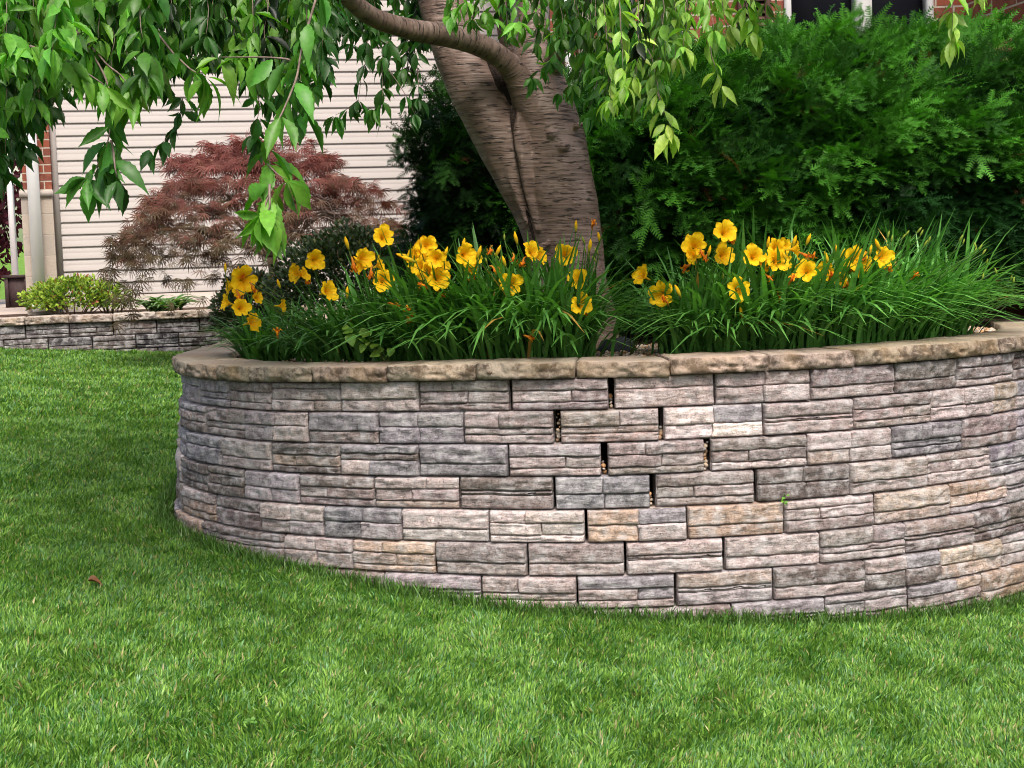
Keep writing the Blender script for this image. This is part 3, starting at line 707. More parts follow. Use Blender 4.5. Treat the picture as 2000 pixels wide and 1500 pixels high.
yb = (np.array([-60, 0, 40, 70, 110, 170, 240, 280, 330, 370, 430, 480, 540, 600, 640, 700, 760, 830, 870, 930, 1000, 1060, 1120, 1180, 1240, 1300, 1340, 1400, 1460, 1500, 1540]),
      np.array([430, 400, 330, 265, 240, 200, 250, 215, 210, 190, 140, 185, 215, 210, 165, 160, 175, 150, 60, 60, 110, 120, 190, 235, 230, 190, 120, 95, 70, 25, 0]))
curtain(-80, 660, 44, yb, 5.0, 6.2, .068, DK, seed=1, frac=(.5, .95), per=6)
curtain(-60, 640, 30, yb, 3.9, 4.7, .075, DK, seed=2, frac=(.3, .95), col2=LT, per=6)
curtain(-60, 300, 12, yb, 3.6, 4.3, .08, MD, seed=3, frac=(.3, .85), col2=LT * 1.15, per=6)
curtain(-80, 640, 44, yb, 5.4, 6.6, .075, DK, seed=21, frac=(.3, .72), per=7)
curtain(1090, 1340, 14, yb, 5.6, 5.9, .065, DK, seed=22, frac=(.2, .8), per=5)
curtain(-60, 110, 12, yb, 4.4, 5.4, .085, DK, seed=13, frac=(.8, 1.0), per=4)
curtain(600, 900, 22, yb, 6.25, 6.7, .085, DK, seed=4, frac=(.3, .95), col2=MD, per=4)
curtain(440, 640, 10, yb, 4.6, 5.2, .085, DK, seed=14, frac=(.8, 1.1), col2=MD, per=4)
curtain(870, 1100, 14, yb, 5.0, 5.8, .065, MD, seed=5, frac=(.3, 1.0), col2=LT, per=3)
curtain(1090, 1340, 24, yb, 4.8, 5.6, .062, MD, seed=6, frac=(.35, 1.05), col2=LT * .8, per=4)
curtain(1180, 1500, 15, yb, 4.4, 5.0, .066, MD, seed=7, frac=(.3, 1.0), col2=YG, per=4)
G_ = np.random.default_rng(33)
for rows, sz, c, ct, per in [
    ([(110, 40, 4.0), (180, 110, 3.95), (213, 190, 3.9), (214, 270, 3.9), (206, 325, 3.9)], .10, MD, MD, 3),
    ([(150, 60, 4.0), (200, 120, 3.95), (240, 150, 3.9), (262, 175, 3.9)], .10, LT, LT, 3),
    ([(60, 90, 3.8), (130, 120, 3.8), (180, 150, 3.8), (200, 165, 3.8)], .10, LT, LT, 3),
    ([(214, 275, 3.9), (185, 330, 3.9), (170, 345, 3.9)], .095, MD, MD, 4),
    ([(214, 275, 3.9), (226, 320, 3.85), (228, 350, 3.85)], .10, MD, DK, 3),
    ([(360, 190, 5.0), (350, 230, 5.0), (320, 275, 5.0), (290, 290, 5.0)], .075, DK, DK, 4),
    ([(300, 60, 4.2), (340, 110, 4.1), (380, 140, 4.0), (400, 150, 4.0)], .10, MD, LT, 3),
    ([(625, -20, 3.9), (590, 100, 3.88), (577, 160, 3.85), (548, 225, 3.8), (528, 275, 3.8), (524, 330, 3.8), (524, 400, 3.8), (522, 420, 3.8)], .10, MD, LT, 2),
    ([(524, 320, 3.8), (545, 340, 3.75), (560, 350, 3.75)], .09, LT, LT, 3),
    ([(530, 360, 3.75), (524, 400, 3.72), (520, 418, 3.72)], .10, LT, LT, 4),
    ([(524, 380, 3.75), (518, 408, 3.72)], .105, LT, LT * 1.1, 6),
    ([(577, 118, 3.9), (520, 112, 3.95), (430, 112, 4.0)], .10, MD, LT, 2),
    ([(575, 150, 3.9), (590, 185, 3.9), (588, 215, 3.9)], .10, DK, MD, 2),
    ([(500, 150, 4.4), (505, 210, 4.4), (500, 260, 4.4)], .08, MD, DK, 4),
    ([(720, 80, 5.5), (712, 130, 5.5), (698, 195, 5.5)], .075, DK, DK, 3),
    ([(755, 80, 5.5), (748, 130, 5.5), (745, 190, 5.5), (730, 210, 5.5)], .08, DK, MD, 4),
    ([(760, 135, 5.5), (790, 180, 5.5), (808, 220, 5.5)], .07, DK, DK, 2),
    ([(815, 100, 5.7), (818, 160, 5.7), (816, 190, 5.7)], .07, DK, DK, 3),
    ([(700, 195, 5.5), (675, 215, 5.5), (655, 225, 5.5)], .075, DK, MD, 4),
    ([(1100, 60, 5.4), (1080, 110, 5.35), (1040, 150, 5.3)], .07, MD, MD, 3),
    ([(1150, 90, 5.2), (1130, 150, 5.2), (1095, 180, 5.2)], .07, MD, MD, 3),
    ([(1160, 80, 5.2), (1165, 160, 5.1), (1150, 215, 5.1)], .07, MD, MD, 3),
    ([(1190, 80, 5.0), (1190, 150, 5.0), (1175, 205, 5.0)], .07, MD, MD, 3),
    ([(1225, 40, 4.8), (1270, 110, 4.75), (1290, 185, 4.7), (1300, 240, 4.7)], .075, MD, YG, 2),
    ([(1285, 180, 4.7), (1300, 225, 4.7), (1312, 255, 4.7)], .085, YG, YG, 2),
    ([(1370, -40, 4.7), (1384, 60, 4.65), (1392, 120, 4.65), (1404, 165, 4.65)], .075, LT, YG, 2),
    ([(1440, -60, 4.7), (1458, 10, 4.7), (1466, 60, 4.7)], .075, LT, YG, 3),
    ([(1850, -90, 4.5), (1858, -20, 4.5), (1862, 40, 4.5), (1862, 75, 4.5)], .070, LT, YG, 4),
    ([(1905, -60, 4.6), (1908, -22, 4.6)], .06, LT, YG, 3)]:
    hang(rows, sz, c, ct, r=G_, per=per, step=.045, rad=.0035 if sz > .09 else .002, spread=1.0)
# the crown above the picture, over the trunk: it shades the trunk and the bed
r = np.random.default_rng(71)
for i in range(230):
    a = r.uniform(0, 6.28); rr_ = math.sqrt(r.random()) * 2.1; cxx, cyy = .0 + rr_ * math.cos(a) * 1.25 - .3, 6.1 + rr_ * math.sin(a) * .95
    zt_ = 3.35 - .22 * rr_ ** 2 * .6 + r.normal(0, .12); p0 = np.array([cxx, cyy, zt_]); lim = CAM[2] + (750 - 0) / FPX * cyy * .0
    Lh = r.uniform(.25, .6); zlow = CAM[2] + (.09 + .165) * cyy + .10
    if zt_ < zlow + .1: zt_ = zlow + .15 + r.random() * .3
    zb_ = max(zt_ - Lh, zlow); n = 8
    q = np.column_stack([cxx + .05 * np.linspace(0, 1, n), cyy + np.zeros(n), np.linspace(zt_, zb_, n)]); TW.append(tube(q, .002, 4)[:2])
    for p in q:
        for j in range(4):
            b = r.uniform(0, 6.28); dr = np.array([math.cos(b), math.sin(b), -r.uniform(.3, 1.2)])
            LP.append(p + .02 * r.standard_normal(3)); LD.append(dr); LN.append(np.array([0, 0, 1.]) + r.normal(0, .5, 3)); LS.append(.09 * r.uniform(.7, 1.2)); LC.append(MD * r.uniform(.7, 1.3))
for a in np.linspace(0, 6.28, 9)[:-1]:      # limbs that carry it
    e = np.array([-.3 + 1.9 * math.cos(a), 6.1 + 1.4 * math.sin(a), 2.95]); s_0 = P(1050, -120, 6.4) if math.cos(a) > 0 else P(820, -180, 6.4)
    mid = (s_0 + e) / 2 + np.array([0, 0, .25]); q = spline(np.array([s_0, mid, e]), 16); V, F, uv = tube(q, np.linspace(.03, .008, 16), 8)
    if all(pix(p)[1] < 5 for p in q): mesh('branch', V, F, M_bark, tree, uv=uv, smooth=True)
LP, LD, LN, LS, LC = map(np.array, (LP, LD, LN, LS, LC)); M = frames(LD, LN); kind = rng.integers(0, 3, len(LP))
parts, cols = [], []
for t in range(3):
    tv, tf = CH_T[t]; mk_ = kind == t; V, F = batch(tv, tf, LP[mk_], M[mk_], LS[mk_]); parts.append((V, F)); cols.append(percol(LC[mk_], len(tv)))
V, F = join(parts); mesh('leaves', V, F, M_cherry, tree, col=np.concatenate(cols), smooth=True)
TW.sort(key=lambda t: -np.ptp(np.array([pix(p) for p in t[0][::5]])[:, 1]) if pix(t[0].mean(0))[1] > 0 else 0)
for V, F in TW[:95]: mesh('twig', V, F, M_greytwig, tree, smooth=True)
V, F = join(TW[95:]); tag(mesh('fine_twigs', V, F, M_greytwig, tree, smooth=True), kind='stuff')
print('cherry leaves', len(LP))

# ------------------------------------------------------------------ yews
def yew_sprig():
    """a flat fan: a main shoot with side shoots, each with two ranks of needles"""
    V, F = [], []; r = np.random.default_rng(2)
    def quad(a, b, wv):
        i = len(V); s = np.cross(b - a, [0, 0, 1.]); s = s / (np.linalg.norm(s) + 1e-9) * wv * 1.6
        V.extend([a - s, a + s, b + s * .45, b - s * .45]); F.append((i, i + 1, i + 2, i + 3))
    def shoot(o, ang, L, nn, dz):
        ca, sa = math.cos(ang), math.sin(ang); D = np.array([sa, ca, dz]); X = np.array([ca, -sa, 0]); quad(o, o + D * L, .008)
        for k in range(nn):
            y = (k + .6) / nn; ln = .125 * (1 - .5 * y ** 3)
            for sg in (-1, 1): p = o + D * L * y; quad(p, p + X * sg * ln * .85 + D * ln * .45 + [0, 0, .02 * r.standard_normal() + .02], .0115)
    shoot(np.zeros(3), 0, 1.0, 15, -.12)
    for y, an, L in ((.12, .9, .5), (.3, -.95, .5), (.5, .8, .36)): shoot(np.array([0, y, -.12 * y]), an, L, 8, -.3 + .3 * y)
    return np.array(V), np.array(F)
YV, YF = yew_sprig()
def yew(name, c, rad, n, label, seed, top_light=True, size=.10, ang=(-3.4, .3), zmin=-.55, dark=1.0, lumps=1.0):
    r = np.random.default_rng(seed); c = np.array(c); rad = np.array(rad)
    y = thing(name, (c[0], c[1], CAP_Z - .02), label, 'shrub')
    def surf(D, f=1.0):
        a = 1 + lumps * (.10 * vn(D[:, 0] * 2.2, D[:, 1] * 2.2, D[:, 2] * 2.2, seed) + .09 * vn(D[:, 0] * 6, D[:, 1] * 6, D[:, 2] * 6, seed) + .05 * vn(D[:, 0] * 14, D[:, 1] * 14, D[:, 2] * 14, seed))
        e = (np.abs(D) ** 2.6).sum(1) ** (-1 / 2.6)
        return c + D * (e * a * f)[:, None] * rad
    az = np.linspace(0, 2 * math.pi, 60, endpoint=False); el = np.linspace(-math.pi / 2 + .02, math.pi / 2 - .02, 40); A, E = np.meshgrid(az, el)
    D = np.stack([np.cos(E) * np.cos(A), np.cos(E) * np.sin(A), np.sin(E)], -1).reshape(-1, 3)
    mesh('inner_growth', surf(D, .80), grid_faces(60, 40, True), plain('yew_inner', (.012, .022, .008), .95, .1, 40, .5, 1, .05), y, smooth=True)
    k = n; az = r.uniform(ang[0], ang[1], k); sz = r.uniform(zmin, .98, k); ce = np.sqrt(1 - sz ** 2); D = np.stack([ce * np.cos(az), ce * np.sin(az), sz], -1)
    f = r.uniform(.80, 1.0, k) ** .8; p = surf(D, f)
    lump = vn(p[:, 0] * 4, p[:, 1] * 4, p[:, 2] * 5, seed + 9)
    p = p + D * (.09 * lump + .07 * vn(p[:, 0] * 9, p[:, 1] * 9, p[:, 2] * 11, seed + 4))[:, None]
    d = D * .55 + np.array([.45, -.25, -.05]) + r.normal(0, .40, (k, 3)); d[:, 2] += .35 * np.maximum(D[:, 2] - .2, 0)
    nn = np.tile([.0, -.45, 1.0], (k, 1)) + r.normal(0, .5, (k, 3)); s = size * r.uniform(.6, 1.3, k); nn[:, 1] -= .25
    V, F = batch(YV, YF, p, frames(d, nn), s)
    young_lit = np.clip((f - .90) * 6 + .8 * lump + (.55 * sz if top_light else -.3), 0, 1)[:, None] * r.uniform(.2, 1, (k, 1))  # new growth plus painted light: top and outer sprigs paler, inner ones darker
    col = (np.array([.011, .052, .010]) * (1 - young_lit) + np.array([.10, .36, .028]) * young_lit) * dark * (1 + .15 * r.standard_normal((k, 1)))  # dark puts the shade behind the trunk into the needle colour
    dead_ = r.random(k) < .015; col[dead_] = np.array([.14, .07, .03])
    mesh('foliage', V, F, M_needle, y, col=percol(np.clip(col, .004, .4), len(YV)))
    st = []
    for i in range(7):
        a = r.uniform(0, 6.28); e = surf(np.array([[math.cos(a) * .6, math.sin(a) * .6, .5]]), .7)[0]; b0 = np.array([c[0] + .1 * math.cos(a), c[1] + .1 * math.sin(a), CAP_Z - .05])
        st.append(tube(np.linspace(b0, e, 6), np.linspace(.02, .006, 6), 7)[:2])
    V, F = join(st); mesh('stems', V, F, M_twig, y); return y
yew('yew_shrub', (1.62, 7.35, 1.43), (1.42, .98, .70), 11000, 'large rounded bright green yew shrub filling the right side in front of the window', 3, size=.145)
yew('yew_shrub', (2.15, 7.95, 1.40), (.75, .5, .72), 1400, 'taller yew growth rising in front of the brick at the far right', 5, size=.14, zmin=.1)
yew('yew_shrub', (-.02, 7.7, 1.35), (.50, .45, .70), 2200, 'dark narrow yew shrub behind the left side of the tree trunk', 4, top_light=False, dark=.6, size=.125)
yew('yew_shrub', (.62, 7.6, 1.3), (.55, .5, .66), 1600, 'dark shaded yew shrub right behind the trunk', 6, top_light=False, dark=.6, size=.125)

# ------------------------------------------------------------------ red laceleaf maple
def lace():
    V, F = [], []
    for k, a in enumerate(np.linspace(-1.25, 1.25, 7)):
        L = .55 + .45 * math.cos(a); d = np.array([math.sin(a), math.cos(a), 0]); s = np.array([math.cos(a), -math.sin(a), 0]); i = len(V)
        V += [s * -.012, s * .012, d * L * .5 + s * .035 + [0, 0, -.04], d * L * .5 - s * .035 + [0, 0, -.04], d * L + [0, 0, -.18], d * L + s * .004 + [0, 0, -.18]]
        F += [(i, i + 1, i + 2, i + 3), (i + 3, i + 2, i + 5, i + 4)]
    return np.array(V), np.array(F)
LV, LF = lace()
c = P(505, 420, 11.0); mt = thing('laceleaf_maple', (c[0], 11.0, TCAP - .03), 'low weeping maple with feathery purple red leaves in front of the cream siding', 'tree')
r = np.random.default_rng(9); zt = P(480, 285, 11)[2]; tw_, br = [], []
K = 5200; rr_ = np.sqrt(r.random(K)); az = r.uniform(0, 6.28, K)
ex = rr_ * np.cos(az); ey = rr_ * np.sin(az)
hz = zt - .03 - (np.abs(rr_) ** 2.8) * .70 + .10 * vn(ex * 3, ey * 3, 1.5) - r.random(K) ** 1.5 * np.where(r.random(K) < .6, .18, .55) * (.4 + .6 * rr_)
lz = .16 * vn(ex * 2.2, ey * 2.2, 8.8); lay = np.round((hz + lz) / .17) * .17 - lz; hz = hz * .55 + lay * .45 + r.normal(0, .015, K)
p = np.stack([c[0] + ex * 1.08 + .12 * vn(ex * 4, ey * 4, 7), 11.0 + ey * .62, hz], -1); p[:, 0] += .10 * (ex > 0) * ex
keep = (vn(p[:, 0] * 5, p[:, 1] * 5, p[:, 2] * 7, 4) > -.28) & ~((p[:, 0] > c[0] + .55) & (r.random(K) < .45)); p = p[keep]; ex, ey, rr_ = ex[keep], ey[keep], rr_[keep]; k = len(p)
d = np.stack([ex * .8, ey * .8, -.45 - .6 * rr_], -1) + r.normal(0, .55, (k, 3)); nn = np.tile([0, -.4, 1.0], (k, 1)) + r.normal(0, .4, (k, 3))
V, F = batch(LV, LF, p, frames(d, nn), .085 * r.uniform(.6, 1.4, k))
t = np.clip(.45 + (zt - p[:, 2] - .40) * 1.5 + r.normal(0, .25, k), 0, 1)[:, None]
col = (np.array([.21, .072, .062]) * (1 - t) + np.array([.10, .078, .042]) * t) * (1 + .25 * r.standard_normal((k, 1)))
mesh('leaves', V, F, M_maple, mt, col=percol(np.clip(col, .01, .5), len(LV)))
b0 = np.array([c[0] + .05, 11.0, TCAP - .05]); fork = b0 + np.array([.03, 0, .45]); br = [tube(spline(np.array([b0, b0 + [.05, 0, .2], fork]), 10), np.linspace(.05, .035, 10), 10, .1)[:2]]
for i in range(26):
    a = r.uniform(0, 6.28); R1 = r.uniform(.45, 1.0); e = np.array([c[0] + R1 * math.cos(a) * 1.0, 11 + R1 * math.sin(a) * .58, zt - .16 - R1 ** 2.2 * .62 - r.random() * .1])
    mid = fork * .55 + e * .45 + np.array([0, 0, .22]) + r.normal(0, .06, 3); m2 = fork * .2 + e * .8 + np.array([0, 0, .10]) + r.normal(0, .05, 3)
    q = spline(np.array([fork, mid, m2, e]), 18); q += .02 * r.standard_normal((18, 3)) * np.linspace(0, 1, 18)[:, None]; br.append(tube(q, np.linspace(.016, .003, 18), 6)[:2])
    for j in range(5):
        s0 = q[r.integers(7, 17)]; e2 = s0 + np.array([r.normal(0, .16), r.normal(0, .1), -r.uniform(.02, .2)]); br.append(tube(spline(np.array([s0, (s0 + e2) / 2 + [0, 0, .04], e2]), 7), np.linspace(.004, .0015, 7), 4)[:2])
V, F = join(br); mesh('branches', V, F, M_greytwig, mt, smooth=True)

# ------------------------------------------------------------------ small leafy shrubs
OV, OF = blade_leaf(3, .55, .15, .2)
def bush(name, label, c, rad, n, lsize, cols, seed, cat='shrub', mat=M_shrub, wmul=1.0, stems=14, hollow=.25, up=.6):
    r = np.random.default_rng(seed); c = np.array(c, float); rad = np.array(rad); b = thing(name, (c[0], c[1], c[2] - rad[2] * .9), label, cat)
    D = norm(r.standard_normal((n, 3))); D[:, 2] = np.abs(D[:, 2]) * 1.3 - .35; D = norm(D)
    f = r.uniform(hollow, 1, n) ** .5 * (1 + .16 * vn(D[:, 0] * 3, D[:, 1] * 3, D[:, 2] * 3, seed)); p = c + D * f[:, None] * rad
    p[:, 2] = np.maximum(p[:, 2], c[2] - rad[2] * .85)
    d = D + np.array([0, 0, up]) + r.normal(0, .6, (n, 3)); nn = np.array([0, -.4, 1.]) + r.normal(0, .6, (n, 3)); tv = OV.copy(); tv[:, 0] *= wmul
    V, F = batch(tv, OF, p, frames(d, nn), lsize * r.uniform(.6, 1.3, n)); cl = np.array(cols); t = np.clip(f + .3 * r.standard_normal(n) - .3, 0, 1)[:, None]
    col = (cl[0] * (1 - t) + cl[1] * t) * (1 + .15 * r.standard_normal((n, 1)))
    if len(cl) > 2: m_ = r.random(n) < .07; col[m_] = cl[2]
    mesh('leaves', V, F, mat, b, col=percol(np.clip(col, .005, .6), len(tv)), smooth=True)
    st = []
    for i in range(stems):
        dd = norm(r.standard_normal(3)); dd[2] = abs(dd[2]); e = c + dd * rad * .85; b0 = np.array([c[0] + .15 * rad[0] * dd[0], c[1], c[2] - rad[2] * .92]); st.append(tube(np.linspace(b0, e, 5), np.linspace(.006, .002, 5), 5)[:2])
    V, F = join(st); mesh('stems', V, F, M_twig, b); return b
c = P(140, 582, 12.45); bush('spirea_shrub', 'yellow green low shrub on the terrace beside the white downspout', (c[0], 12.45, TCAP + .10), (.40, .22, .20), 2600, .036, [(.07, .17, .02), (.30, .42, .05), (.30, .10, .05)], 21)
c = P(215, 585, 12.5); bush('spirea_shrub', 'sparse twiggy green shrub between the yellow green shrub and the striped plant', (c[0], 12.5, TCAP + .08), (.20, .15, .16), 320, .036, [(.07, .13, .03), (.22, .32, .06)], 22)
c = P(655, 510, 8.0); bush('boxwood_shrub', 'dark small leaved shrub behind the left daylilies under the red maple', (c[0] + .06, 8.0, 1.07), (.42, .3, .32), 9500, .026, [(.012, .028, .009), (.028, .052, .018), (.10, .11, .03)], 23)
c = P(490, 560, 8.3); bush('boxwood_shrub', 'dark small leaved shrub at the left end of the planter, under the maple', (c[0], 8.3, .95), (.22, .2, .24), 4200, .026, [(.012, .025, .009), (.028, .045, .018), (.08, .05, .03)], 24)
# far-left plum tree with dark red leaves
c = P(5, 400, 17.0); pt = thing('plum_tree', (c[0] - .45, 17.0, TCAP - .02), 'tree with dark purple leaves glimpsed at the far left edge', 'tree')
r = np.random.default_rng(31); k = 2600; p = np.array([c[0] - .30, 17, 2.0]) + norm(r.standard_normal((k, 3))) * (r.random((k, 1)) ** .5) * np.array([.56, .5, 1.0]); d = r.normal(0, 1, (k, 3)) + [0, 0, -.8]
V, F = batch(OV, OF, p, frames(d, r.normal(0, 1, (k, 3))), .10 * r.uniform(.7, 1.2, k)); mesh('crown', V, F, M_maple, pt, col=percol(tint((.06, .012, .02), k, .3), len(OV)))
V, F, uv = tube(np.array([[c[0] - .45, 17, TCAP - .1], [c[0] - .42, 17, 1.5], [c[0] - .35, 17, 2.4]]), [.05, .04, .02], 8); mesh('trunk', V, F, M_twig, pt)

# hosta with striped leaves
def ribbon(L, wd, base, az, lean, n=7, droop=1.0, shape=(.5, .8, 1, .95, .8, .5, .05)):
    t = np.linspace(0, 1, n); hor = L * (lean * t + droop * .55 * t ** 2.2) / (1 + .3 * lean); ver = L * (t * (1.0 - .22 * lean) - droop * .62 * t ** 2.4)
    c = base + np.stack([np.cos(az) * hor, np.sin(az) * hor, ver], -1); s = np.array([-np.sin(az), np.cos(az), 0]); ww = np.interp(t, np.linspace(0, 1, len(shape)), shape) * wd / 2
    return np.stack([c - s * ww[:, None], c + np.array([0, 0, -.35]) * ww[:, None] * .6, c + s * ww[:, None]], 1).reshape(-1, 3)
RF = grid_faces(3, 7)
c = P(322, 605, 12.4); hs = thing('hosta', (c[0], 12.4, TCAP - .03), 'hosta with pale edged green leaves on the terrace under the siding', 'plant')
r = np.random.default_rng(41); Vs, cs, Fs = [], [], []
for i in range(85):
    V = ribbon(r.uniform(.20, .38), r.uniform(.038, .06), np.array([c[0], 12.4, TCAP - .03]) + r.normal(0, .05, 3) * [1.6, 1, 0], r.uniform(0, 6.28), r.uniform(.1, .8), shape=(.15, .3, .8, 1, .8, .4, .03))
    a = np.array([.05, .14, .03]) * r.uniform(.6, 1.4); b = np.array([.30, .42, .22]); cc = np.tile(a, (21, 1)); cc[0::3] = b; Fs.append(RF + len(Vs) * 21); Vs.append(V); cs.append(cc)
mesh('leaves', np.concatenate(Vs), np.concatenate(Fs), M_shrub, hs, col=np.concatenate(cs), smooth=True)

# ------------------------------------------------------------------ daylilies
def flower_mesh(name, kind, seed):
    """flower opening along +z; unit = flower radius"""
    r = np.random.default_rng(seed); Vs, Fs, cs, n = [], [], [], 0
    yel = np.array([.95, .63, .012]); org = np.array([.88, .36, .012]); thr = np.array([.85, .42, .01]); grn = np.array([.16, .26, .04])
    if kind == 'open':
        for k in range(6):
            a = k * math.pi / 3 + r.normal(0, .07); inner = k % 2; wd = .46 if inner else .31; nu, nv = 7, 9
            op = r.uniform(.85, 1.1)
            for j in range(nv):
                t = j / (nv - 1); rad_ = .10 + .95 * t ** 1.25 * op; z = -.85 + 1.0 * t ** .75 - .22 * max(0, t - .65) / .35 * r.uniform(.6, 1.3) + (0 if inner else -.05)
                ww = wd * np.interp(t, [0, .25, .55, .8, .93, 1], [.22, .45, .95, 1, .62, .12])
                for i in range(nu):
                    u = (i / (nu - 1) - .5) * 2; ruf = .13 * math.sin(t * 17 + k * 2 + u * 3) * abs(u) ** 2 * t
                    x, y_, zz = rad_, u * ww, z + ruf + .07 * abs(u) * ww / .4 + (.05 if abs(u) < .2 else 0) * (-1)
                    Vs.append((x * math.cos(a) - y_ * math.sin(a), x * math.sin(a) + y_ * math.cos(a), zz)); cc = thr * (1 - min(1, t * 1.7)) + yel * min(1, t * 1.7); cs.append(cc * (1 + .04 * r.standard_normal()))
            f = grid_faces(nu, nv); Fs.append(f + n); n += nu * nv
        for k in range(6):
            a = k * 1.047 + .4; V, F, _ = tube(np.array([[0, 0, -.7], [.10 * math.cos(a), .10 * math.sin(a), -.2], [.24 * math.cos(a), .24 * math.sin(a) + .06, .12]]), [.012, .012, .03], 5)
            Vs += list(map(tuple, V)); Fs.append(F[0] + n); n += len(V); cs += [yel * .85] * len(V)
        V, F, _ = tube(np.array([[0, 0, -1.5], [0, 0, -1.1], [0, 0, -.75]]), [.07, .10, .17], 8); Vs += list(map(tuple, V)); Fs.append(F[0] + n); n += len(V); cs += [grn * .4 + yel * .6] * len(V)
    else:
        if kind == 'bud': pr = [(-1.0, .10), (-.6, .20), (0, .30), (.6, .26), (1.0, .14), (1.25, .02)]; c0, c1 = grn * 1.0, yel
        elif kind == 'green': pr = [(-1.0, .10), (-.6, .2), (0, .28), (.5, .22), (.85, .10), (1.0, .02)]; c0, c1 = grn, np.array([.36, .46, .07])
        else: pr = [(-1.0, .10), (-.6, .15), (-.1, .18), (.3, .30), (.6, .22), (1.0, .16), (1.3, .05)]; c0, c1 = np.array([.6, .30, .04]), np.array([.66, .17, .015])
        z = np.array([p[0] for p in pr]); rr = np.array([p[1] for p in pr]); q = np.column_stack([.08 * np.sin(z * 2), 0 * z, z])
        if kind == 'spent': q[:, 0] = .15 * np.sin(z * 4)
        V, F, _ = tube(q, rr, 9, .25 if kind == 'spent' else .05, seed); Vs = list(map(tuple, V)); Fs = F; t = np.clip((V[:, 2] + 1) / 1.6, 0, 1)[:, None]; cs = list(c0 * (1 - t) + c1 * t)
        if kind == 'spent':
            n = len(V); Fs = [F[0], F[1]]; ex_ = []
            for k in range(4):
                a = k * 1.6 + .3; b = np.array([[.1 * math.cos(a), .1 * math.sin(a), .3], [.5 * math.cos(a), .5 * math.sin(a), .9 + .2 * math.sin(k)], [.75 * math.cos(a), .75 * math.sin(a), .55]]); s = np.array([-math.sin(a), math.cos(a), 0]) * .16
                for j, p in enumerate(b): Vs += [tuple(p - s * (1.1 - .3 * j)), tuple(p + s * (1.1 - .3 * j))]; cs += [org, org]
                ex_ += [(n, n + 1, n + 3, n + 2), (n + 2, n + 3, n + 5, n + 4)]; n += 6
            Fs[0] = np.concatenate([Fs[0], np.array(ex_)])
    me_o = mesh(name, np.array(Vs), Fs, M_petal, col=np.array(cs), smooth=True); me = me_o.data; bpy.data.objects.remove(me_o); return me
FM = {k: [flower_mesh(k, k, s) for s in range(3)] for k in ('open', 'bud', 'green', 'spent')}
NAME = {'open': 'flower', 'bud': 'flower_bud', 'green': 'flower_bud', 'spent': 'spent_flower'}
PL = [  # px of the clump base, distance behind the wall face, half spread, number of leaves, label
 (352, .30, .12, 330, 'daylily clump at the left end of the wall, yellow flowers low over the grass'),
 (540, .38, .16, 330, 'daylily clump below the hanging cherry spray, with scattered yellow flowers'),
 (715, .42, .17, 360, 'daylily clump with a tall yellow flower in front of the red maple'),
 (870, .42, .18, 380, 'daylily clump carrying the densest bunch of yellow flowers, left of the trunk'),
 (1035, .42, .15, 400, 'daylily clump directly in front of the trunk, with long arching leaves'),
 (1118, .50, .05, 70, 'small daylily clump against the right foot of the trunk'),
 (1425, .40, .12, 350, 'daylily clump right of the gravel gap, with yellow flowers on tall stalks'),
 (1570, .42, .18, 420, 'daylily clump with a crowd of orange yellow flowers before the big yew'),
 (1730, .42, .16, 300, 'daylily clump between the orange flowers and the unopened green buds'),
 (1870, .45, .17, 360, 'daylily clump bearing only green unopened buds, right end of the bed'),
 (1985, .42, .17, 320, 'daylily clump cut by the right edge of the photo, leaves only')]
plants = []
for i, (px, back, sp, nl, lab) in enumerate(PL):
    s0 = s_at(px, CAP_Z, 0); b = path(s0, -.19 - back * .55, CAP_Z - .045); pl_ = thing('daylily', b, lab, 'daylily', 'daylilies planted along the top of the stone wall'); plants.append((px, pl_, b, s0))
    r = np.random.default_rng(200 + i); Vs, Fs, cs = [], [], []; lt = 1.0 + .35 * (px > 1650)
    for j in range(nl):
        ds = r.normal(0, sp * .62); dbk = r.uniform(-.07, .20); bp = path(s0 + ds, -.32 - dbk, CAP_Z - .05)
        tn = np.interp(s0, S, TH); az = r.uniform(0, 6.28) if r.random() < .6 else tn - math.pi / 2 + r.normal(0, .8)
        L = r.uniform(.34, .64) * (.62 + .38 * math.exp(-((px - 860) / 330) ** 4) if px < 1200 else (.80 if px < 1450 else 1.0)) * (1.0 if px not in (395, 1150) else .8); ln_ = abs(r.normal(.32, .22)) + .05; upr = r.random() < .30
        V = ribbon(L, r.uniform(.0115, .0195), bp, az, ln_ * (.45 if upr else 1), droop=r.uniform(.15, .6) if upr else r.uniform(.4, 1.1), shape=(.55, .8, 1, 1, .85, .6, .05)); Fs.append(RF + len(Vs) * 21); Vs.append(V)
        g = r.random(); cc = np.array([.035, .13, .02]) * (1 - g) + np.array([.13, .34, .07]) * g
        if r.random() < .012: cc = np.array([.42, .26, .06])
        cs.append(np.tile(cc * lt, (21, 1)))
    mesh('leaves', np.concatenate(Vs), np.concatenate(Fs), M_lily, pl_, col=np.concatenate(cs), smooth=True)
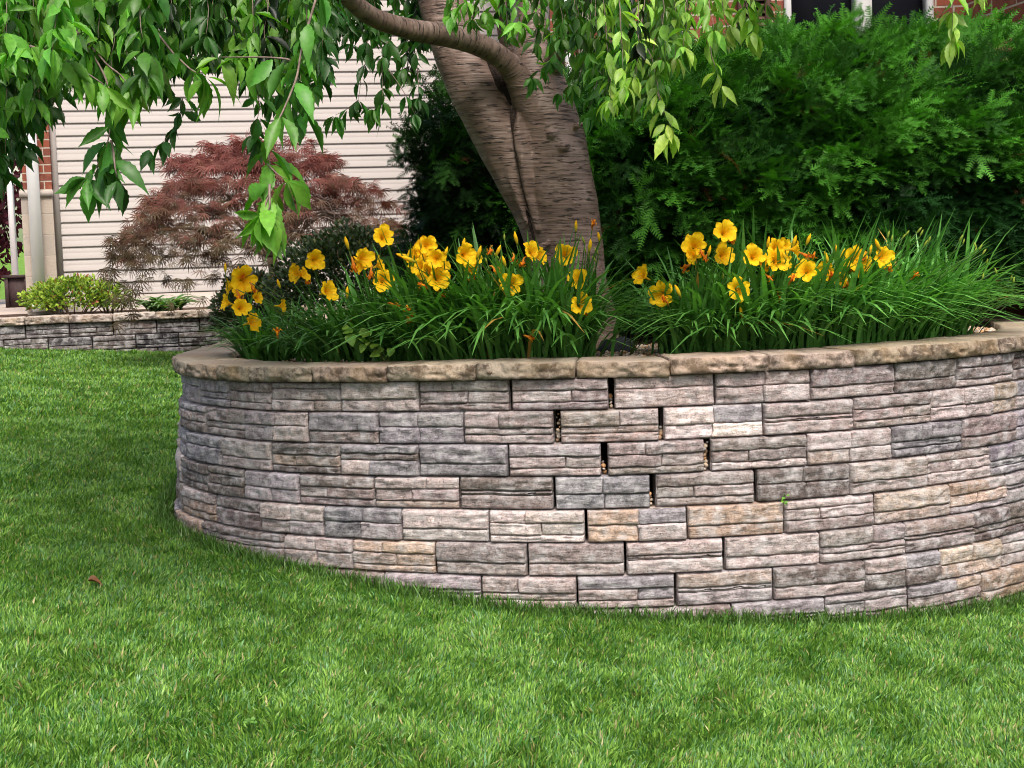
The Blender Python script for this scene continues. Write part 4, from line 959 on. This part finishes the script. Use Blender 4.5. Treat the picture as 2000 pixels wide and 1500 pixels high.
FL = [('open', [(835, 478, .9), (815, 520, .8, -40), (868, 520, .8, 50), (700, 520, .7, -60), (1060, 500, .7, 60), (925, 505, .85, 40), (1350, 500, .7, -60), (1495, 515, .7, 40), (1535, 480, .7, 20), (1690, 515, .9, 30), (1640, 545, .7, -30), (465, 565, .7, -30), (505, 580, .6, 50), (750, 460), (617, 508), (478, 548, 1.25), (472, 600, .85), (437, 590, .8, -60), (497, 627, .9, 60), (573, 534, .95, -50), (645, 567, .95, 50), (713, 505, 1, 40), (749, 547), (828, 488), (850, 505, .9), (838, 532, 1.05), (858, 543, 1.0), (803, 500, .9, -60),
                (912, 497, 1.0, 30), (915, 520, .9, -30), (1043, 490, .95, 35), (997, 555, 1.05), (1104, 497), (1127, 543, .95), (1137, 593, 1.0, 20), (746, 516, .75, 80), (597, 535, .7, 70), (555, 597, .6, 80), (443, 560, .8, -70),
                (1249, 536, .9, -50), (1290, 576, 1.1), (1356, 480, 1.1), (1418, 450, 1.05, 15), (1416, 497, 1.0, 20), (1472, 498), (1445, 565, 1.0), (1518, 485, .85), (1519, 507, 1.05), (1572, 527, .95, -20), (1560, 487, .8, 80), (1672, 505, 1.1), (1682, 528, .9, 60), (1728, 502, 1.0, 25), (1610, 530, .9, -40), (1541, 508, .75, 60), (1655, 520, .8, -60)]),
      ('spent', [(1158, 440), (767, 595), (790, 600), (860, 573), (958, 487), (1003, 503), (1022, 510), (493, 560), (465, 575), (1032, 658), (542, 652), (803, 618), (830, 560), (1140, 610), (725, 530), (600, 545), (690, 515), (925, 540), (965, 525), (470, 530),
                 (1300, 588), (1370, 492), (1432, 463), (1380, 500), (1500, 540), (1545, 548), (1522, 580), (1570, 497), (1622, 541), (1655, 553), (1683, 547), (1342, 520), (1735, 515), (1590, 497), (1785, 540), (1690, 500)]),
      ('bud', [(678, 477), (1170, 465), (1125, 443), (1152, 482), (1008, 467), (972, 492), (985, 512), (800, 507), (790, 500), (545, 556), (678, 573), (1325, 570), (1500, 475), (1578, 470), (1635, 490), (1532, 500), (1340, 470), (1385, 492), (1448, 612), (1700, 490), (1645, 500), (440, 525), (455, 540), (935, 495), (870, 495), (905, 480), (1550, 475), (1715, 480), (1615, 505), (700, 510), (930, 505), (822, 475)]),
      ('green', [(985, 463), (1160, 505), (1150, 498), (1143, 488), (1165, 490), (1437, 617), (1735, 458), (1742, 466), (1765, 462), (1772, 455), (1800, 455), (1795, 450), (1808, 475), (1815, 468), (1877, 465), (1882, 472), (1905, 490), (1915, 483), (1922, 492), (1928, 512), (1945, 530), (1975, 543), (1980, 548), (1920, 540), (1140, 470), (555, 608), (1412, 540), (970, 500), (950, 510), (1905, 480)])]
r = np.random.default_rng(77)
for kind, lst in FL:
    for f in lst:
        px, py = f[0], f[1]; sc = f[2] if len(f) > 2 else 1.0; yaw = f[3] if len(f) > 3 else r.uniform(-28, 28)
        px0, pl_, b, s0 = min(plants, key=lambda q: abs(q[0] - px)); Y = b[1] + r.uniform(-.26, -.10) - (.04 if py > 560 else 0); p = P(px, py, Y)
        o = bpy.data.objects.new(NAME[kind], FM[kind][r.integers(3)]); C.objects.link(o); o.parent = pl_; o.location = Vector(p - b)
        if kind == 'open': d = Vector((math.sin(R(yaw)), -math.cos(R(yaw)), r.uniform(-.05, .45))); s = .0335 * sc * 1.24
        elif kind == 'spent': d = Vector((r.normal(0, .5), -.4, -r.uniform(.2, 1.0))) if r.random() < .7 else Vector((r.normal(0, .5), -.5, .6)); s = .0225 * r.uniform(.8, 1.2)
        else: d = Vector((r.normal(0, .35) + (.4 if px > 1650 else 0), -.15, 1.0)); s = (.021 if kind == 'bud' else .0135) * r.uniform(.85, 1.15)
        if (px, py) in ((800, 507), (790, 500)): d = Vector((-1, -.3, .35)); s = .026
        o.rotation_euler = (d.to_track_quat('Z', 'Y').to_matrix() @ Matrix.Rotation(r.uniform(0, 6.28), 3, 'Z')).to_euler(); o.scale = (s, s, s)
        e = p - np.array(d.normalized()) * s * (1.3 if kind == 'open' else .9)
        st = b + np.array([r.normal(0, .04), r.uniform(-.03, .05), 0]); st[0] = st[0] * .35 + (.65 * (e[0] - .03) if abs(e[0] - b[0]) < .3 else st[0] * .65)
        q = spline(np.array([st, st * .45 + e * .55 + np.array([r.normal(0, .012), 0, .03]), e]), 10); V, F, _ = tube(q, np.linspace(.0026, .0018, 10), 6)
        mesh('flower_stalk', V, F, M_lily, pl_, col=np.tile([.07, .17, .03], (len(V), 1)), smooth=True)

# ------------------------------------------------------------------ seedlings, pebbles, fallen bits
def leafy(name, label, cat, base, spots, lsize, col, seed, w=.8, mat=M_shrub):
    r = np.random.default_rng(seed); b = thing(name, base, label, cat); tv, tf = blade_leaf(5, w, .12, .25, lambda t: np.interp(t, [0, .1, .35, .7, 1], [.2, .8, 1, .6, .0]))
    p = np.array(spots); k = len(p); d = np.stack([r.normal(0, .7, k), -.5 + r.normal(0, .3, k), r.uniform(-.6, .2, k)], -1); n_ = np.tile([0, -.6, 1.], (k, 1)) + r.normal(0, .3, (k, 3))
    V, F = batch(tv, tf, p, frames(d, n_), lsize * r.uniform(.7, 1.2, k)); mesh('leaves', V, F, mat, b, col=percol(tint(col, k, .15), len(tv)), smooth=True)
    st = [tube(spline(np.array([np.array(base), (np.array(base) + q) / 2 + [0, 0, .02], q]), 6), np.linspace(.002, .001, 6), 5)[:2] for q in p[::2]]; V, F = join(st); mesh('stems', V, F, M_lily, b, col=np.tile([.10, .16, .04], (len(V), 1)))
s0 = s_at(700, CAP_Z, 0); b = path(s0, -.2, CAP_Z - .03)
leafy('seedling', 'pale green broad leaved seedling leaning over the coping among the daylilies', 'plant', b, [P(x, y, b[1] - .03) for x, y in ((668, 640), (690, 645), (705, 660), (720, 655), (712, 672), (735, 672), (750, 682), (765, 680), (742, 690), (700, 650), (682, 652), (725, 665))], .045, (.14, .28, .04), 3)
s0 = s_at(1262, CAP_Z, 0); b = path(s0, -.42, CAP_Z - .03)
leafy('seedling', 'round leaved green plant between the trunk and the right daylilies', 'plant', b, [P(x, y, b[1] - .05) for x, y in ((1235, 570), (1250, 580), (1262, 568), (1245, 600), (1270, 600), (1285, 612), (1255, 620), (1240, 635), (1275, 630), (1295, 600), (1305, 620), (1260, 590), (1280, 585), (1232, 612), (1250, 640))], .055, (.045, .15, .03), 4)
b = path(s_at(1531, .4, .05), .055, .385)
leafy('weed', 'tiny bright green weed sprouting from a joint of the stone wall', 'plant', b, [b + np.array([x, -.012, z]) for x, z in ((0, .012), (.008, .0), (-.008, .004), (.004, .018), (-.004, -.008))], .016, (.16, .36, .05), 5)
# pebbles: bed gravel and the few stuck in the open joints
def pebbles(name, pos, size, seed, **kw):
    r = np.random.default_rng(seed); k = len(pos); az, el = np.meshgrid(np.linspace(0, 2 * math.pi, 8, endpoint=False), np.linspace(-1.4, 1.4, 6))
    tv = np.stack([np.cos(el) * np.cos(az), np.cos(el) * np.sin(az), np.sin(el)], -1).reshape(-1, 3); tf = grid_faces(8, 6, True)
    s = size * r.uniform(.5, 1.2, (k, 1)) * r.uniform(.6, 1.1, (k, 3)); V, F = batch(tv, tf, np.array(pos), frames(r.normal(0, 1, (k, 3)), r.normal(0, 1, (k, 3))), s)
    cl = np.array([(.50, .40, .30), (.34, .22, .14), (.60, .53, .46), (.28, .25, .23), (.48, .26, .12)])[r.integers(0, 5, k)]; return mesh(name, V, F, M_pebble, col=percol(cl, len(tv)), smooth=True, **kw)
r = np.random.default_rng(8); k = 9000; ss_ = r.uniform(-1.6, 2.6, k); dd = r.uniform(.19, .95, k); q = path(ss_, -dd); q[:, 2] = CAP_Z - .036 + r.uniform(-.004, .012, k) + .008 * (dd > .25)
o = pebbles('pebble_gravel', q, .010, 8); tag(o, 'small tan and brown pebbles covering the soil of the planter', 'gravel', kind='stuff')
gp = []
for (sj, z0, off, g) in gap_sites:
    for zz in np.arange(z0 + .008, z0 + BH * r.choice([.45, .95, .3]), .011): gp.append(path(sj + r.normal(0, .003), off - .035 - r.random() * .02, zz))
pebbles('joint_pebbles', gp, .0085, 9, parent=wall)
# dark edging stone by the trunk
b = P(1205, 640, 5.75); rk = [(math.cos(a) * (1 + .15 * math.sin(3 * a)), math.sin(a)) for a in np.linspace(0, 6.28, 14)[:-1]]
V = np.array([[b[0] + x * .07 * s, b[1] + y * .05 * s, CAP_Z - .06 + z] for z, s in ((0, 1.1), (.05, 1.05), (.085, .8), (.095, .4)) for x, y in rk]); V[:, 2] += .012 * vn(V[:, 0] * 40, V[:, 1] * 40)
o = mesh('rock', V, [grid_faces(13, 4, True), (np.arange(13) + 39)[None]], plain('dark_rock', (.05, .055, .065), .8, .3, 40, .4, .6), smooth=True); tag(o, 'dark slate coloured rock at the right foot of the tree trunk', 'rock')
# fallen leaves
def dry(loc, size, col, label, rot=0.3):
    tv, tf = blade_leaf(5, .6, .5, .6); M = frames(np.array([[math.cos(rot), math.sin(rot), .1]]), np.array([[0, -.3, 1.]])); V, F = batch(tv, tf, np.array([loc]), M, [size])
    th = V.copy(); th[:, 2] -= .0008; F2 = [F, F[:, ::-1] + len(V)]; o = mesh('fallen_leaf', np.vstack([V, th]), F2, M_shrub, col=np.tile(col, (len(V) * 2, 1)), smooth=True); tag(o, label, 'leaf'); return o
def ground_at(px, py):
    Y = 4.5
    for _ in range(30): p = P(px, py, Y); Y -= (lawn_z(p[0], p[1]) - p[2]) * -3.0 * -1 * (1)  ; Y = float(np.clip(Y, 3, 9))
    return P(px, py, Y)
best = min((abs(P(172, 1146, y)[2] - float(lawn_z(P(172, 1146, y)[0], y))), y) for y in np.arange(3.4, 8, .02)); p = P(172, 1146, best[1]); p[2] += .02
dry(p, .05, (.22, .10, .05), 'dry brown leaf lying on the lawn at the left', .1)
dry(P(1594, 345, 6.42), .045, (.40, .13, .05), 'rusty orange dead leaf caught in the middle of the big yew', 2.2)
dry(path(s_at(958, CAP_Z, .03), .045, CAP_Z - .035), .03, (.25, .09, .04), 'small brown leaf stuck on the front of the coping left of its open joint', 1.5)
# clover in the lawn
for (px, py, lab) in ((745, 1392, 'single light green clover leaf in the near lawn, below the wall centre'), (492, 1432, 'pale green clover tuft in the near lawn, left of centre')):
    best = min((abs(P(px, py, y)[2] - float(lawn_z(P(px, py, y)[0], y))), y) for y in np.arange(3.2, 8, .02)); p = P(px, py, best[1]); cl = thing('clover', p, lab, 'plant'); p = p + [0, 0, .03]
    tv, tf = blade_leaf(4, .9, .2, .1, lambda t: np.interp(t, [0, .3, .7, 1], [.15, .8, 1, .5])); n = 9; a = rng.uniform(0, 6.28, n); pos = p + rng.normal(0, .008, (n, 3)) * [1, 1, .3]
    V, F = batch(tv, tf, pos, frames(np.stack([np.cos(a), np.sin(a), .1 + 0 * a], -1), np.tile([0, -.5, 1.], (n, 1))), np.full(n, .013)); mesh('leaflets', V, F, M_shrub, cl, col=percol(tint((.12, .26, .05), n), len(tv)), smooth=True)
    V, F, _ = tube(np.array([p - [0, 0, .04], p - [0, 0, .02], p]), .0012, 5); mesh('stem', V, F, M_lily, cl, col=np.tile([.1, .2, .04], (len(V), 1)))
